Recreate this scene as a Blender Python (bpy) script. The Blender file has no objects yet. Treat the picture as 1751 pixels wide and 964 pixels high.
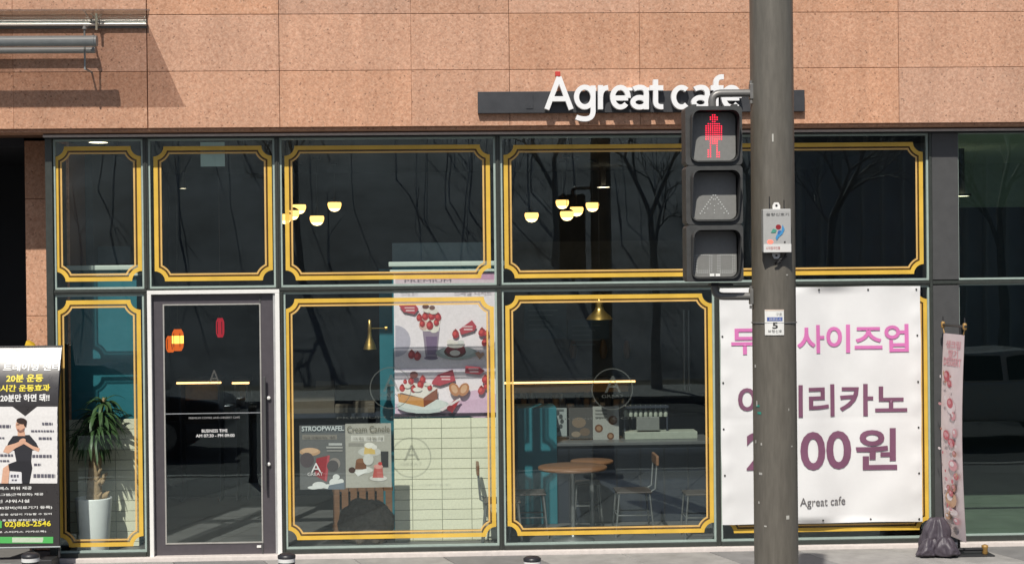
import bpy, bmesh, math, random
from mathutils import Vector, Matrix, noise as mnoise
random.seed(7)
SC = bpy.context.scene
COL = SC.collection
R = math.radians

# ------------------------------------------------------------------ camera
YAW, PITCH, ROLL = R(2.3779), R(-0.3834), R(-0.6134)
FPX, CX, CZ, CD = 2651.2337, -0.46079, 2.54444, 14.0      # focal length in photo pixels, camera position
PW, PH = 1751.0, 964.0
fw = Vector((math.sin(YAW)*math.cos(PITCH), math.cos(YAW)*math.cos(PITCH), math.sin(PITCH)))
r0 = Vector((math.cos(YAW), -math.sin(YAW), 0)); u0 = r0.cross(fw)
rt = r0*math.cos(ROLL) + u0*math.sin(ROLL); up = -r0*math.sin(ROLL) + u0*math.cos(ROLL)
cam = bpy.data.cameras.new('camera'); co = bpy.data.objects.new('camera', cam); COL.objects.link(co)
m = Matrix((rt, up, -fw)).transposed().to_4x4(); m.translation = Vector((CX, -CD, CZ)); co.matrix_world = m
cam.sensor_width = 36; cam.lens = FPX/PW*36; cam.clip_end = 600; cam.clip_start = 0.05
SC.camera = co
# ------------------------------------------------------------------ sky, sun, exposure
SUN = Vector((-0.28, -1.0, 1.20)).normalized()
world = bpy.data.worlds.new('World'); SC.world = world; world.use_nodes = True
nt = world.node_tree; bg = nt.nodes['Background']
sky = nt.nodes.new('ShaderNodeTexSky'); sky.sky_type = 'NISHITA'; sky.sun_disc = False
sky.sun_elevation = math.asin(SUN.z); sky.sun_rotation = math.atan2(SUN.x, SUN.y)
sky.air_density = 1.0; sky.dust_density = 1.5
nt.links.new(sky.outputs[0], bg.inputs[0]); bg.inputs[1].default_value = 0.07
sl = bpy.data.lights.new('sun', 'SUN'); sl.energy = 4.2; sl.angle = R(0.53); sl.color = (1, 0.95, 0.87)
so = bpy.data.objects.new('sun', sl); COL.objects.link(so); so.location = (-8, -30, 40)
so.rotation_euler = (-SUN).to_track_quat('-Z', 'Y').to_euler()
SC.view_settings.view_transform = 'Standard'; SC.view_settings.look = 'None'
SC.view_settings.exposure = 0.12; SC.view_settings.gamma = 1
SC.cycles.max_bounces = 10; SC.cycles.transparent_max_bounces = 24; SC.cycles.use_denoising = True
SC.cycles.caustics_reflective = False; SC.cycles.caustics_refractive = False

def P(px, py, y=0.0):
    """point on the vertical plane at depth y that the photo shows at pixel (px, py)"""
    d = fw + rt*((px-PW/2)/FPX) - up*((py-PH/2)/FPX)
    t = (y+CD)/d.y
    return Vector((CX+t*d.x, y, CZ+t*d.z))

# ------------------------------------------------------------------ materials
def s2l(c):
    return tuple(((v/255)/12.92 if v/255 <= .04045 else ((v/255+.055)/1.055)**2.4) for v in c)
MATS = {}
def mat(name, col, rough=0.6, metal=0.0, var=0.12, scale=18, bump=0.0, spec=0.5, rnd=0.0, emit=None, es=0.0, coat=0.0, stretch=None):
    if name in MATS: return MATS[name]
    M = bpy.data.materials.new(name); M.use_nodes = True; N = M.node_tree.nodes; L = M.node_tree.links
    b = N['Principled BSDF']; b.inputs['Roughness'].default_value = rough; b.inputs['Metallic'].default_value = metal
    b.inputs['Specular IOR Level'].default_value = spec; b.inputs['Coat Weight'].default_value = coat
    b.inputs['Base Color'].default_value = (*col, 1)
    if emit: b.inputs['Emission Color'].default_value = (*emit, 1); b.inputs['Emission Strength'].default_value = es
    if var or rnd or bump:
        g = N.new('ShaderNodeNewGeometry'); vec = g.outputs['Position']
        if stretch:
            vm = N.new('ShaderNodeVectorMath'); vm.operation = 'MULTIPLY'; vm.inputs[1].default_value = stretch
            L.new(vec, vm.inputs[0]); vec = vm.outputs[0]
        n = N.new('ShaderNodeTexNoise'); n.inputs['Scale'].default_value = scale; n.inputs['Detail'].default_value = 5
        n.inputs['Roughness'].default_value = .65
        L.new(vec, n.inputs['Vector'])
        mr = N.new('ShaderNodeMapRange'); mr.inputs['From Min'].default_value = .25; mr.inputs['From Max'].default_value = .75
        mr.inputs['To Min'].default_value = 1-var; mr.inputs['To Max'].default_value = 1+var
        L.new(n.outputs[0], mr.inputs[0])
        fac = mr.outputs[0]
        if rnd:
            oi = N.new('ShaderNodeObjectInfo'); m2 = N.new('ShaderNodeMapRange')
            m2.inputs['To Min'].default_value = 1-rnd; m2.inputs['To Max'].default_value = 1+rnd
            L.new(oi.outputs['Random'], m2.inputs[0])
            mm = N.new('ShaderNodeMath'); mm.operation = 'MULTIPLY'; L.new(fac, mm.inputs[0]); L.new(m2.outputs[0], mm.inputs[1]); fac = mm.outputs[0]
        vs = N.new('ShaderNodeVectorMath'); vs.operation = 'SCALE'; vs.inputs[0].default_value = col
        L.new(fac, vs.inputs['Scale']); L.new(vs.outputs[0], b.inputs['Base Color'])
        r2 = N.new('ShaderNodeMapRange'); r2.inputs['To Min'].default_value = max(.02, rough-.1); r2.inputs['To Max'].default_value = min(1, rough+.1)
        L.new(n.outputs[0], r2.inputs[0]); L.new(r2.outputs[0], b.inputs['Roughness'])
        if bump:
            bp = N.new('ShaderNodeBump'); bp.inputs['Strength'].default_value = bump; bp.inputs['Distance'].default_value = .01
            L.new(n.outputs[0], bp.inputs['Height']); L.new(bp.outputs[0], b.inputs['Normal'])
    MATS[name] = M; return M

def granite(name, cols, rnd=.07, s=1.0):
    M = bpy.data.materials.new(name); M.use_nodes = True; N = M.node_tree.nodes; L = M.node_tree.links
    b = N['Principled BSDF']; b.inputs['Roughness'].default_value = .75; b.inputs['Specular IOR Level'].default_value = .3
    g = N.new('ShaderNodeNewGeometry')
    n1 = N.new('ShaderNodeTexNoise'); n1.inputs['Scale'].default_value = 36*s; n1.inputs['Detail'].default_value = 3; n1.inputs['Roughness'].default_value = .7
    n1.inputs['Distortion'].default_value = .9
    n2 = N.new('ShaderNodeTexVoronoi'); n2.inputs['Scale'].default_value = 70*s
    n3 = N.new('ShaderNodeTexNoise'); n3.inputs['Scale'].default_value = 2.2; n3.inputs['Detail'].default_value = 4
    for n in (n1, n2, n3): L.new(g.outputs['Position'], n.inputs['Vector'])
    cr = N.new('ShaderNodeValToRGB'); cr.color_ramp.interpolation = 'LINEAR'
    e = cr.color_ramp.elements; e[0].position = .28; e[0].color = (*cols[0], 1); e[1].position = .74; e[1].color = (*cols[2], 1)
    k = e.new(.47); k.color = (*cols[1], 1)
    L.new(n1.outputs[0], cr.inputs[0])
    sp = N.new('ShaderNodeSeparateColor'); L.new(n2.outputs['Color'], sp.inputs[0])
    fl = N.new('ShaderNodeMapRange'); fl.inputs['From Min'].default_value = .0; fl.inputs['From Max'].default_value = 1
    fl.inputs['To Min'].default_value = .88; fl.inputs['To Max'].default_value = 1.10; L.new(sp.outputs[0], fl.inputs[0])
    dk = N.new('ShaderNodeMapRange'); dk.inputs['From Min'].default_value = .012; dk.inputs['From Max'].default_value = .03
    dk.inputs['To Min'].default_value = .55; dk.inputs['To Max'].default_value = 1; L.new(sp.outputs[1], dk.inputs[0])
    big = N.new('ShaderNodeMapRange'); big.inputs['From Min'].default_value = .3; big.inputs['From Max'].default_value = .7
    big.inputs['To Min'].default_value = .94; big.inputs['To Max'].default_value = 1.05; L.new(n3.outputs[0], big.inputs[0])
    oi = N.new('ShaderNodeObjectInfo'); rr = N.new('ShaderNodeMapRange'); rr.inputs['To Min'].default_value = 1-rnd; rr.inputs['To Max'].default_value = 1+rnd
    L.new(oi.outputs['Random'], rr.inputs[0])
    prev = cr.outputs[0]
    vm = N.new('ShaderNodeVectorMath'); vm.operation = 'MULTIPLY'; vm.inputs[1].default_value = (5, 1, .35); L.new(g.outputs['Position'], vm.inputs[0])
    n4 = N.new('ShaderNodeTexNoise'); n4.inputs['Scale'].default_value = 1.4; n4.inputs['Detail'].default_value = 4; L.new(vm.outputs[0], n4.inputs['Vector'])
    stk = N.new('ShaderNodeMapRange'); stk.inputs['From Min'].default_value = .32; stk.inputs['From Max'].default_value = .6
    stk.inputs['To Min'].default_value = .91; stk.inputs['To Max'].default_value = 1.02; L.new(n4.outputs[0], stk.inputs[0])
    hs = N.new('ShaderNodeHueSaturation'); rs = N.new('ShaderNodeMapRange'); rs.inputs['To Min'].default_value = .94; rs.inputs['To Max'].default_value = 1.06
    wn = N.new('ShaderNodeTexWhiteNoise'); wn.noise_dimensions = '1D'; L.new(oi.outputs['Random'], wn.inputs['W']); L.new(wn.outputs['Value'], rs.inputs[0])
    L.new(rs.outputs[0], hs.inputs['Saturation']); L.new(prev, hs.inputs['Color']); prev = hs.outputs[0]
    for q in (fl, dk, big, rr, stk):
        vs = N.new('ShaderNodeVectorMath'); vs.operation = 'SCALE'; L.new(prev, vs.inputs[0]); L.new(q.outputs[0], vs.inputs['Scale']); prev = vs.outputs[0]
    L.new(prev, b.inputs['Base Color'])
    bp = N.new('ShaderNodeBump'); bp.inputs['Strength'].default_value = .35; bp.inputs['Distance'].default_value = .004
    L.new(n1.outputs[0], bp.inputs['Height']); L.new(bp.outputs[0], b.inputs['Normal'])
    MATS[name] = M; return M

def glass(name, tint, refl=1.0, rough=0.0, haze=0.0, hazecol=(.5, .55, .55)):
    M = bpy.data.materials.new(name); M.use_nodes = True; N = M.node_tree.nodes; L = M.node_tree.links
    N.remove(N['Principled BSDF']); out = N['Material Output']
    t = N.new('ShaderNodeBsdfTransparent'); t.inputs[0].default_value = (*tint, 1)
    g = N.new('ShaderNodeBsdfGlossy'); g.inputs['Roughness'].default_value = rough; g.inputs['Color'].default_value = (.76, .93, .95, 1)
    f = N.new('ShaderNodeLayerWeight'); f.inputs['Blend'].default_value = .5
    pw = N.new('ShaderNodeMath'); pw.operation = 'POWER'; pw.inputs[1].default_value = 5; L.new(f.outputs['Facing'], pw.inputs[0])
    ad = N.new('ShaderNodeMath'); ad.operation = 'MULTIPLY_ADD'; ad.inputs[1].default_value = .88; ad.inputs[2].default_value = .072; L.new(pw.outputs[0], ad.inputs[0])
    mm = N.new('ShaderNodeMath'); mm.operation = 'MULTIPLY'; mm.inputs[1].default_value = refl; mm.use_clamp = True
    L.new(ad.outputs[0], mm.inputs[0])
    # slightly wavy float glass
    ge = N.new('ShaderNodeNewGeometry'); n = N.new('ShaderNodeTexNoise'); n.inputs['Scale'].default_value = 1.6; n.inputs['Detail'].default_value = 1
    L.new(ge.outputs['Position'], n.inputs['Vector'])
    bp = N.new('ShaderNodeBump'); bp.inputs['Strength'].default_value = .06; bp.inputs['Distance'].default_value = .01
    L.new(n.outputs[0], bp.inputs['Height']); L.new(bp.outputs[0], g.inputs['Normal'])
    mx = N.new('ShaderNodeMixShader'); L.new(mm.outputs[0], mx.inputs[0]); L.new(t.outputs[0], mx.inputs[1]); L.new(g.outputs[0], mx.inputs[2])
    last = mx.outputs[0]
    if haze:
        d = N.new('ShaderNodeBsdfDiffuse'); d.inputs[0].default_value = (*hazecol, 1)
        m2 = N.new('ShaderNodeMixShader'); m2.inputs[0].default_value = haze; L.new(last, m2.inputs[1]); L.new(d.outputs[0], m2.inputs[2]); last = m2.outputs[0]
    L.new(last, out.inputs[0]); MATS[name] = M; return M

def film(name, col, alpha):
    """printed vinyl film on glass: lets a little light through"""
    M = bpy.data.materials.new(name); M.use_nodes = True; N = M.node_tree.nodes; L = M.node_tree.links
    b = N['Principled BSDF']; b.inputs['Base Color'].default_value = (*col, 1); b.inputs['Roughness'].default_value = .45
    b.inputs['Alpha'].default_value = alpha
    g = N.new('ShaderNodeNewGeometry'); n = N.new('ShaderNodeTexNoise'); n.inputs['Scale'].default_value = 5; n.inputs['Detail'].default_value = 7; L.new(g.outputs['Position'], n.inputs['Vector'])
    mr = N.new('ShaderNodeMapRange'); mr.inputs['From Min'].default_value = .3; mr.inputs['From Max'].default_value = .7; mr.inputs['To Min'].default_value = .86; mr.inputs['To Max'].default_value = 1.08
    L.new(n.outputs[0], mr.inputs[0]); vs = N.new('ShaderNodeVectorMath'); vs.operation = 'SCALE'; vs.inputs[0].default_value = col; L.new(mr.outputs[0], vs.inputs['Scale']); L.new(vs.outputs[0], b.inputs['Base Color'])
    MATS[name] = M; return M

def paint(c, k=.86, rough=.55):
    return mat('print_%02x%02x%02x' % tuple(c), tuple(v*k for v in s2l(c)), rough, var=.09, scale=45)
def emit(name, col, s):
    return mat(name, tuple(min(1, c) for c in col), .5, var=0, emit=col, es=s)

GRAN = granite('pink_granite', [(.40, .203, .127), (.52, .290, .188), (.615, .383, .268)])
M_joint = mat('joint_mortar', (.20, .105, .065), .9)
M_frame = mat('charcoal_aluminium', (.05, .056, .05), .42, .3, var=.15, scale=30)
M_frame2 = mat('grey_panel_metal', (.08, .08, .08), .5, .25, var=.08, scale=14)
M_door = mat('door_aluminium', (.095, .085, .095), .4, .3, var=.08, scale=20)
M_white = mat('white_metal', (.78, .77, .74), .35, 0, var=.04)
M_bead = mat('pale_green_gasket', (.34, .42, .38), .5, var=.1)
M_head = mat('head_trim_brown', (.12, .085, .08), .5, .2)
M_strip = mat('strip_aluminium', (.62, .6, .6), .4, .2)
M_black = mat('black_paint', (.012, .012, .014), .5, var=.2)
M_dark = mat('dark_interior_paint', (.022, .024, .03), .7, var=.25, scale=3)
M_ceil = mat('black_ceiling_paint', (.014, .014, .016), .8, var=.25, scale=4)
M_floor = mat('cafe_floor', (.10, .10, .10), .5, var=.2, scale=4)
M_teal = mat('teal_paint', (.02, .15, .19), .45, var=.1, scale=5)
M_navy = mat('navy_counter', (.022, .028, .042), .45, var=.2, scale=6)
M_ledge = mat('pale_ledge', (.55, .62, .56), .45, var=.05)
M_tile = mat('cream_tile', (.74, .73, .57), .35, var=.10, scale=60, rnd=.05)
M_grout = mat('grey_grout', (.26, .26, .20), .9)
M_gold = film('gold_film', (.75, .475, .065), .93)
M_gold2 = film('gold_film_pale', (.74, .47, .15), .9)
M_goldgap = film('gold_film_gap', (.16, .075, .005), .55)
M_etch = film('etched_film', (.13, .13, .12), .55)
M_pale = film('pale_green_sheet', (.42, .55, .48), .9)
M_glass = glass('clear_glass', (.92, .965, .945), 1.3)
M_glass2 = glass('green_glass', (.66, .80, .70), 1.3)
M_canopy = glass('grey_canopy_glass', (.78, .74, .72), 1.0, haze=.05, hazecol=(.3, .26, .24))
M_brass = mat('brass', (.55, .36, .11), .3, .9, var=.1)
M_wood = mat('oiled_wood', (.19, .095, .05), .45, var=.3, scale=8, stretch=(1, 8, 8))
M_steel = mat('grey_steel_tube', (.28, .29, .29), .35, .7)
M_pole = mat('pole_paint', (.14, .128, .107), .42, .1, var=.20, scale=7, bump=.05, stretch=(6, 6, .8))
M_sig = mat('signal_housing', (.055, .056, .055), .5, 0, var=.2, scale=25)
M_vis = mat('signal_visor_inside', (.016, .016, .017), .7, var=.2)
M_lens = mat('signal_lens', (.215, .215, .205), .35, 0, var=.08, scale=60)
M_red = emit('red_led', (1, .015, .055), 3.4)
M_dled = mat('unlit_led', (.55, .57, .55), .4, var=0)
M_wled = mat('white_marker', (.85, .85, .82), .4, var=0)
M_globe = emit('warm_globe', (1, .74, .36), 4.2); M_globe2 = emit('warm_globe_rim', (1, .58, .16), 2.4)
M_dl = emit('downlight_lens', (1, .86, .6), 6.0)
M_led = emit('warm_led_strip', (1, .55, .2), 3.6)
M_lant = emit('orange_lantern_glass', (1, .60, .10), 2.2); M_lant2 = emit('orange_lantern_edge', (1, .16, .01), .75)
M_lred = emit('red_lantern_cloth', (.8, .02, .05), .45)
M_banner = mat('white_vinyl', (.71, .71, .705), .5, var=.05, scale=2.5)

# ------------------------------------------------------------------ mesh helpers
WM = {}
def link(o, parent=None):
    COL.objects.link(o)
    if parent is not None:
        o.parent = parent; o.matrix_parent_inverse = WM.get(parent.name, Matrix()).inverted()
    return o
class MB:
    def __init__(s): s.v = []; s.f = []; s.m = []; s.sm = []
    def add(s, vs, fs, mi=0, smooth=False):
        k = len(s.v); s.v += [tuple(v) for v in vs]
        for f in fs: s.f.append(tuple(i+k for i in f)); s.m.append(mi); s.sm.append(smooth)
        return s
    def box(s, x0, x1, y0, y1, z0, z1, mi=0):
        v = [(x, y, z) for x in (x0, x1) for y in (y0, y1) for z in (z0, z1)]
        return s.add(v, [(0, 1, 3, 2), (4, 6, 7, 5), (0, 4, 5, 1), (2, 3, 7, 6), (0, 2, 6, 4), (1, 5, 7, 3)], mi)
    def cbox(s, c, d, mi=0): return s.box(c[0]-d[0]/2, c[0]+d[0]/2, c[1]-d[1]/2, c[1]+d[1]/2, c[2]-d[2]/2, c[2]+d[2]/2, mi)
    def chbox(s, x0, x1, y0, y1, z0, z1, ch=.006, mi=0):
        """box whose front (-y) edges are chamfered"""
        v = [(x0, y1, z0), (x1, y1, z0), (x1, y1, z1), (x0, y1, z1), (x0, y0+ch, z0), (x1, y0+ch, z0), (x1, y0+ch, z1), (x0, y0+ch, z1),
             (x0+ch, y0, z0+ch), (x1-ch, y0, z0+ch), (x1-ch, y0, z1-ch), (x0+ch, y0, z1-ch)]
        f = [(0, 3, 2, 1)]
        for i in range(4):
            j = (i+1) % 4; f += [(i, j, 4+j, 4+i), (4+i, 4+j, 8+j, 8+i)]
        return s.add(v, f+[(8, 9, 10, 11)], mi)
    def tube(s, pts, r, n=10, mi=0, caps=True, smooth=True):
        pts = [Vector(p) for p in pts]; rs = r if isinstance(r, (list, tuple)) else [r]*len(pts)
        rings = []; prevx = None
        for i, p in enumerate(pts):
            a = pts[max(0, i-1)]; b = pts[min(len(pts)-1, i+1)]; t = (b-a).normalized()
            if prevx is None:
                ref = Vector((0, 0, 1)) if abs(t.z) < .9 else Vector((1, 0, 0)); x = t.cross(ref).normalized()
            else: x = (prevx - t*prevx.dot(t)).normalized()
            prevx = x; y = t.cross(x)
            rings.append([p+(x*math.cos(q)+y*math.sin(q))*rs[i] for q in [2*math.pi*k/n for k in range(n)]])
        vs = [v for ring in rings for v in ring]; fs = []
        for i in range(len(rings)-1):
            for k in range(n): fs.append((i*n+k, i*n+(k+1) % n, (i+1)*n+(k+1) % n, (i+1)*n+k))
        s.add(vs, fs, mi, smooth)
        if caps: s.add(rings[0], [tuple(range(n-1, -1, -1))], mi); s.add(rings[-1], [tuple(range(n))], mi)
        return s
    def lathe(s, prof, c, n=20, mi=0, smooth=True, capb=False, capt=False):
        vs = []; fs = []
        for r, z in prof:
            for k in range(n): a = 2*math.pi*k/n; vs.append((c[0]+r*math.cos(a), c[1]+r*math.sin(a), c[2]+z))
        for i in range(len(prof)-1):
            for k in range(n): fs.append((i*n+k, i*n+(k+1) % n, (i+1)*n+(k+1) % n, (i+1)*n+k))
        s.add(vs, fs, mi, smooth)
        if capb: s.add(vs[:n], [tuple(range(n-1, -1, -1))], mi)
        if capt: s.add(vs[-n:], [tuple(range(n))], mi)
        return s
    def prism(s, pts, y0, y1, mi=0):
        """polygon in (x, z) extruded from y0 (front) to y1"""
        n = len(pts); v = [(p[0], y0, p[1]) for p in pts]+[(p[0], y1, p[1]) for p in pts]
        f = [tuple(range(n)), tuple(range(2*n-1, n-1, -1))]+[(i, (i+1) % n, n+(i+1) % n, n+i) for i in range(n)]
        return s.add(v, f, mi)
    def build(s, name, mats, parent=None, bevel=0, seg=2, fix=True):
        me = bpy.data.meshes.new(name); me.from_pydata(s.v, [], s.f)
        for M in (mats if isinstance(mats, (list, tuple)) else [mats]): me.materials.append(M)
        for p, mi, sm in zip(me.polygons, s.m, s.sm): p.material_index = mi; p.use_smooth = sm
        if bevel or fix:
            bm = bmesh.new(); bm.from_mesh(me)
            if fix: bmesh.ops.recalc_face_normals(bm, faces=bm.faces)
            if bevel:
                bmesh.ops.remove_doubles(bm, verts=bm.verts, dist=1e-5)
                bmesh.ops.bevel(bm, geom=[e for e in bm.edges if len(e.link_faces) == 2 and e.calc_face_angle(0) > .6], offset=bevel, segments=seg, affect='EDGES', profile=.6)
            bm.to_mesh(me); bm.free()
        return link(bpy.data.objects.new(name, me), parent)
def empty(name, loc, rz=0):
    o = bpy.data.objects.new(name, None); COL.objects.link(o); o.location = loc; o.rotation_euler = (0, 0, rz); o.empty_display_size = .1
    WM[o.name] = Matrix.Translation(Vector(loc)) @ Matrix.Rotation(rz, 4, 'Z')
    return o
def tag(o, label, cat, group=None):
    o['label'] = label; o['category'] = cat
    if group: o['group'] = group
    return o
def struct(o): o['kind'] = 'structure'; return o
def copy_tree(src, name_loc, label=None, group=None):
    c = src.copy(); COL.objects.link(c); c.location = name_loc
    for ch in src.children:
        k = ch.copy(); COL.objects.link(k); k.parent = c
        for g in ch.children:
            q = g.copy(); COL.objects.link(q); q.parent = k
    if label: c['label'] = label
    if group: c['group'] = group
    return c
_tc = bpy.data.curves.new('tmp', 'FONT'); _to = bpy.data.objects.new('tmp', _tc); _ts = bpy.data.scenes.new('tmp'); _ts.collection.objects.link(_to)
def text_mesh(s, extrude=0, offset=0, res=3, shear=0):
    _tc.body = s; _tc.extrude = extrude; _tc.offset = offset; _tc.resolution_u = res; _tc.shear = shear; _tc.size = 1
    vl = _ts.view_layers[0]; vl.update(); dg = vl.depsgraph; dg.update()
    return bpy.data.meshes.new_from_object(_to.evaluated_get(dg), depsgraph=dg)
def text(s, x0, x1, z0, z1, y, M, parent, name='lettering', extrude=0, offset=0, depth=None, split=False, xf=None, res=3, shear=0, cell=0):
    """lettering fitted to the rectangle x0..x1, z0..z1 on the plane y, facing -y"""
    me = text_mesh(s, .05 if depth else 0, offset, res, shear)
    if xf and cell:
        bm = bmesh.new(); bm.from_mesh(me); bmesh.ops.triangulate(bm, faces=bm.faces)
        for _ in range(5):
            long_ = [e for e in bm.edges if e.calc_length() > cell]
            if not long_: break
            bmesh.ops.subdivide_edges(bm, edges=long_, cuts=1); bmesh.ops.triangulate(bm, faces=[f for f in bm.faces if len(f.verts) > 3])
        bm.to_mesh(me); bm.free()
    vs = [v.co for v in me.vertices]; ax = min(v.x for v in vs); bx = max(v.x for v in vs); ay = min(v.y for v in vs); by = max(v.y for v in vs)
    for v in me.vertices:
        c = v.co; X = x0+(c.x-ax)/(bx-ax)*(x1-x0); Z = z0+(c.y-ay)/(by-ay)*(z1-z0)
        Y = y - (c.z/.05*depth/2 if depth else 0)
        q = Vector((X, Y, Z)); v.co = xf(q) if xf else q
    me.name = name; me.materials.clear(); me.materials.append(M)
    if not split:
        return link(bpy.data.objects.new(name, me), parent)
    bm = bmesh.new(); bm.from_mesh(me); bmesh.ops.remove_doubles(bm, verts=bm.verts, dist=1e-5)
    seen = set(); outs = []
    bm.verts.ensure_lookup_table()
    for v in bm.verts:
        if v in seen: continue
        st = [v]; isl = set()
        while st:
            a = st.pop()
            if a in isl: continue
            isl.add(a); st += [e.other_vert(a) for e in a.link_edges]
        seen |= isl; outs.append(isl)
    res_o = []
    for isl in outs:
        idx = {v: i for i, v in enumerate(isl)}
        fs = [tuple(idx[v] for v in f.verts) for f in bm.faces if f.verts[0] in isl]
        b = MB(); b.add([v.co for v in isl], fs)
        res_o.append(b.build(name, M, parent))
    bm.free(); return res_o
class Flat:
    """printed picture drawn on a vertical plane, each layer 1 mm above the last"""
    def __init__(s, y, xf=None, step=.0008): s.y = y; s.b = MB(); s.mats = []; s.k = 0; s.xf = xf; s.step = step
    def mi(s, c):
        M = c if not isinstance(c, (tuple, list)) else paint(c)
        if M not in s.mats: s.mats.append(M)
        return s.mats.index(M)
    def pl(s, pts, c):
        s.k += 1; y = s.y-s.k*s.step
        vs = [P(a, b, s.y) for a, b in pts]; vs = [Vector((v.x, y, v.z)) for v in vs]
        if s.xf: vs = [s.xf(v) for v in vs]
        s.b.add(vs, [tuple(range(len(vs)))], s.mi(c)); return s
    def rect(s, x0, y0, x1, y1, c): return s.pl([(x0, y0), (x1, y0), (x1, y1), (x0, y1)], c)
    def el(s, cx, cy, rx, ry, c, rot=0, n=14, a0=0, a1=360):
        pts = []
        for k in range(n+ (0 if a1-a0 == 360 else 1)):
            a = R(a0+(a1-a0)*k/n); x = rx*math.cos(a); y = ry*math.sin(a)
            pts.append((cx+x*math.cos(R(rot))-y*math.sin(R(rot)), cy+x*math.sin(R(rot))+y*math.cos(R(rot))))
        return s.pl(pts, c)
    def line(s, x0, y0, x1, y1, w, c):
        d = math.hypot(x1-x0, y1-y0); nx = -(y1-y0)/d*w/2; ny = (x1-x0)/d*w/2
        return s.pl([(x0+nx, y0+ny), (x1+nx, y1+ny), (x1-nx, y1-ny), (x0-nx, y0-ny)], c)
    def build(s, name, parent=None): return s.b.build(name, s.mats, parent, fix=False)
def ptext(s, x0, y0, x1, y1, y, M, parent, **k):
    a = P(x0, y1, y); b = P(x1, y0, y); return text(s, a.x, b.x, a.z, b.z, y, M, parent, **k)

# =================================================================== THE SETTING: ground, street, far side
GY = -0.28                                      # plane of the granite facade; the glass is at y = 0
KERB = -5.75
M_asph = mat('asphalt', (.05, .05, .052), .85, var=.3, scale=30, bump=.2)
M_kerb = mat('kerb_granite', (.36, .35, .33), .7, var=.15, scale=40)
M_pave = mat('paving_stone', (.30, .29, .275), .75, var=.24, scale=5, rnd=.07, bump=.15)
M_paved = mat('dark_paving_stone', (.205, .20, .195), .75, var=.22, scale=5, rnd=.05, bump=.12)
M_bed = mat('paving_joint_sand', (.16, .155, .145), .9)
M_earth = mat('dry_earth', (.10, .085, .06), .9, var=.35, scale=1.2)
b = MB(); b.box(-400, 400, -400, 400, -.6, -.17); struct(b.build('ground', M_earth))
b = MB(); b.box(-120, 120, -17, KERB-.16, -.169, -.13); struct(b.build('road', M_asph))
b = MB(); b.box(-40, 40, KERB-.16, KERB, -.169, 0.0); struct(b.build('kerb', M_kerb, bevel=.015))
b = MB(); b.box(-120, 120, -20, -17, -.169, 0.0); struct(b.build('far_pavement', M_pave, bevel=.02))
side = struct(MB().box(-40, 40, KERB+.002, 12, -.169, -.012).build('pavement', M_bed))
# paving slabs, laid slightly askew to the shopfront
SW, SD, SH = 0.80, 0.78, 0.32
def slab_mesh(name, M):
    b = MB(); g = .004; w = SW-g; d = SD-g
    bot = [(g, g), (w, g), (w+SH*d, d), (g+SH*d, d)]
    # x runs with -depth so that joints lean to the right towards the street
    v = [(x, -y, -.05) for x, y in bot]+[(x, -y, -.004) for x, y in bot]
    q = .004; top = [(g+q, g+q), (w-q, g+q), (w-q+SH*d, d-q), (g+q+SH*d, d-q)]
    v += [(x, -y, 0) for x, y in top]
    f = [(8, 9, 10, 11)]+[(i, (i+1) % 4, 4+(i+1) % 4, 4+i) for i in range(4)]+[(4+i, 4+(i+1) % 4, 8+(i+1) % 4, 8+i) for i in range(4)]
    b.add(v, f); o = b.build(name, M); me = o.data; bpy.data.objects.remove(o); return me
sm_l = slab_mesh('paving_slab', M_pave); sm_d = slab_mesh('dark_paving_slab', M_paved)
YS = -0.10
for j in range(7):
    for i in range(-9, 9):
        x = i*SW + .02 + SH*SD*j - 1.8*0
        dark = (i % 3 == 0) if j % 4 == 0 else (i % 3 == 0)
        o = bpy.data.objects.new('paving_slab', sm_d if dark else sm_l); o.location = (x-.55, YS-j*SD, random.uniform(-.001, .0012))
        link(o, side)

# wooded bank on the far side of the street, seen only in the window reflections
b = MB(); nx, ny = 60, 14; vs = []
for j in range(ny):
    for i in range(nx):
        x = -110+220*i/(nx-1); t = j/(ny-1); y = -24-60*t
        h = 13*(1-math.exp(-t*3.2))+1.2*mnoise.noise(Vector((x*.08, y*.08, 2)))*(0 if j == 0 else 1)
        vs.append((x, y, -.17+max(0, h)))
b.add(vs, [(j*nx+i, j*nx+i+1, (j+1)*nx+i+1, (j+1)*nx+i) for j in range(ny-1) for i in range(nx-1)], 0, True)
struct(b.build('hillside', mat('winter_hillside', (.27, .27, .28), .95, var=.6, scale=.5)))
random.seed(77); tw = MB()
for k in range(1000):
    x = random.uniform(-60, 70); t = random.random()**1.5; y = -29-42*t; tt = (-24-y)/60
    z = 13*(1-math.exp(-tt*3.2))-.6; h = random.uniform(1.5, 5.5); r = random.uniform(.014, .042)
    lx, ly = random.uniform(-.12, .12)*h, random.uniform(-.1, .1)*h
    tw.tube([(x, y, z), (x+lx*.4, y+ly*.5, z+h*.55), (x+lx, y+ly, z+h)], [r, r*.7, r*.2], 3, caps=False, smooth=False)
    for q_ in range(2):
        f_ = random.uniform(.35, .7); a_ = random.uniform(-1, 1); tw.tube([(x+lx*f_, y+ly*f_, z+h*f_), (x+lx*f_+a_*h*.22, y, z+h*(f_+.28))], [r*.55, r*.1], 3, caps=False, smooth=False)
wd = tw.build('hillside_wood', mat('grey_twigs', (.6, .59, .6), .9, var=.5, scale=.8), fix=False); wd['kind'] = 'stuff'; wd['label'] = 'bare grey wood on the hillside across the street'; wd['category'] = 'wood'
fb = tag(empty('far_building', (11, -22, 0)), 'low grey building with vertical fins across the street, mirrored in the right window', 'building')
MB().box(7.4, 15.5, -23.6, -21.4, -.16, 5.4).build('wall', mat('far_wall_grey', (.74, .75, .78), .8, var=.2, scale=1), fb)
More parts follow.
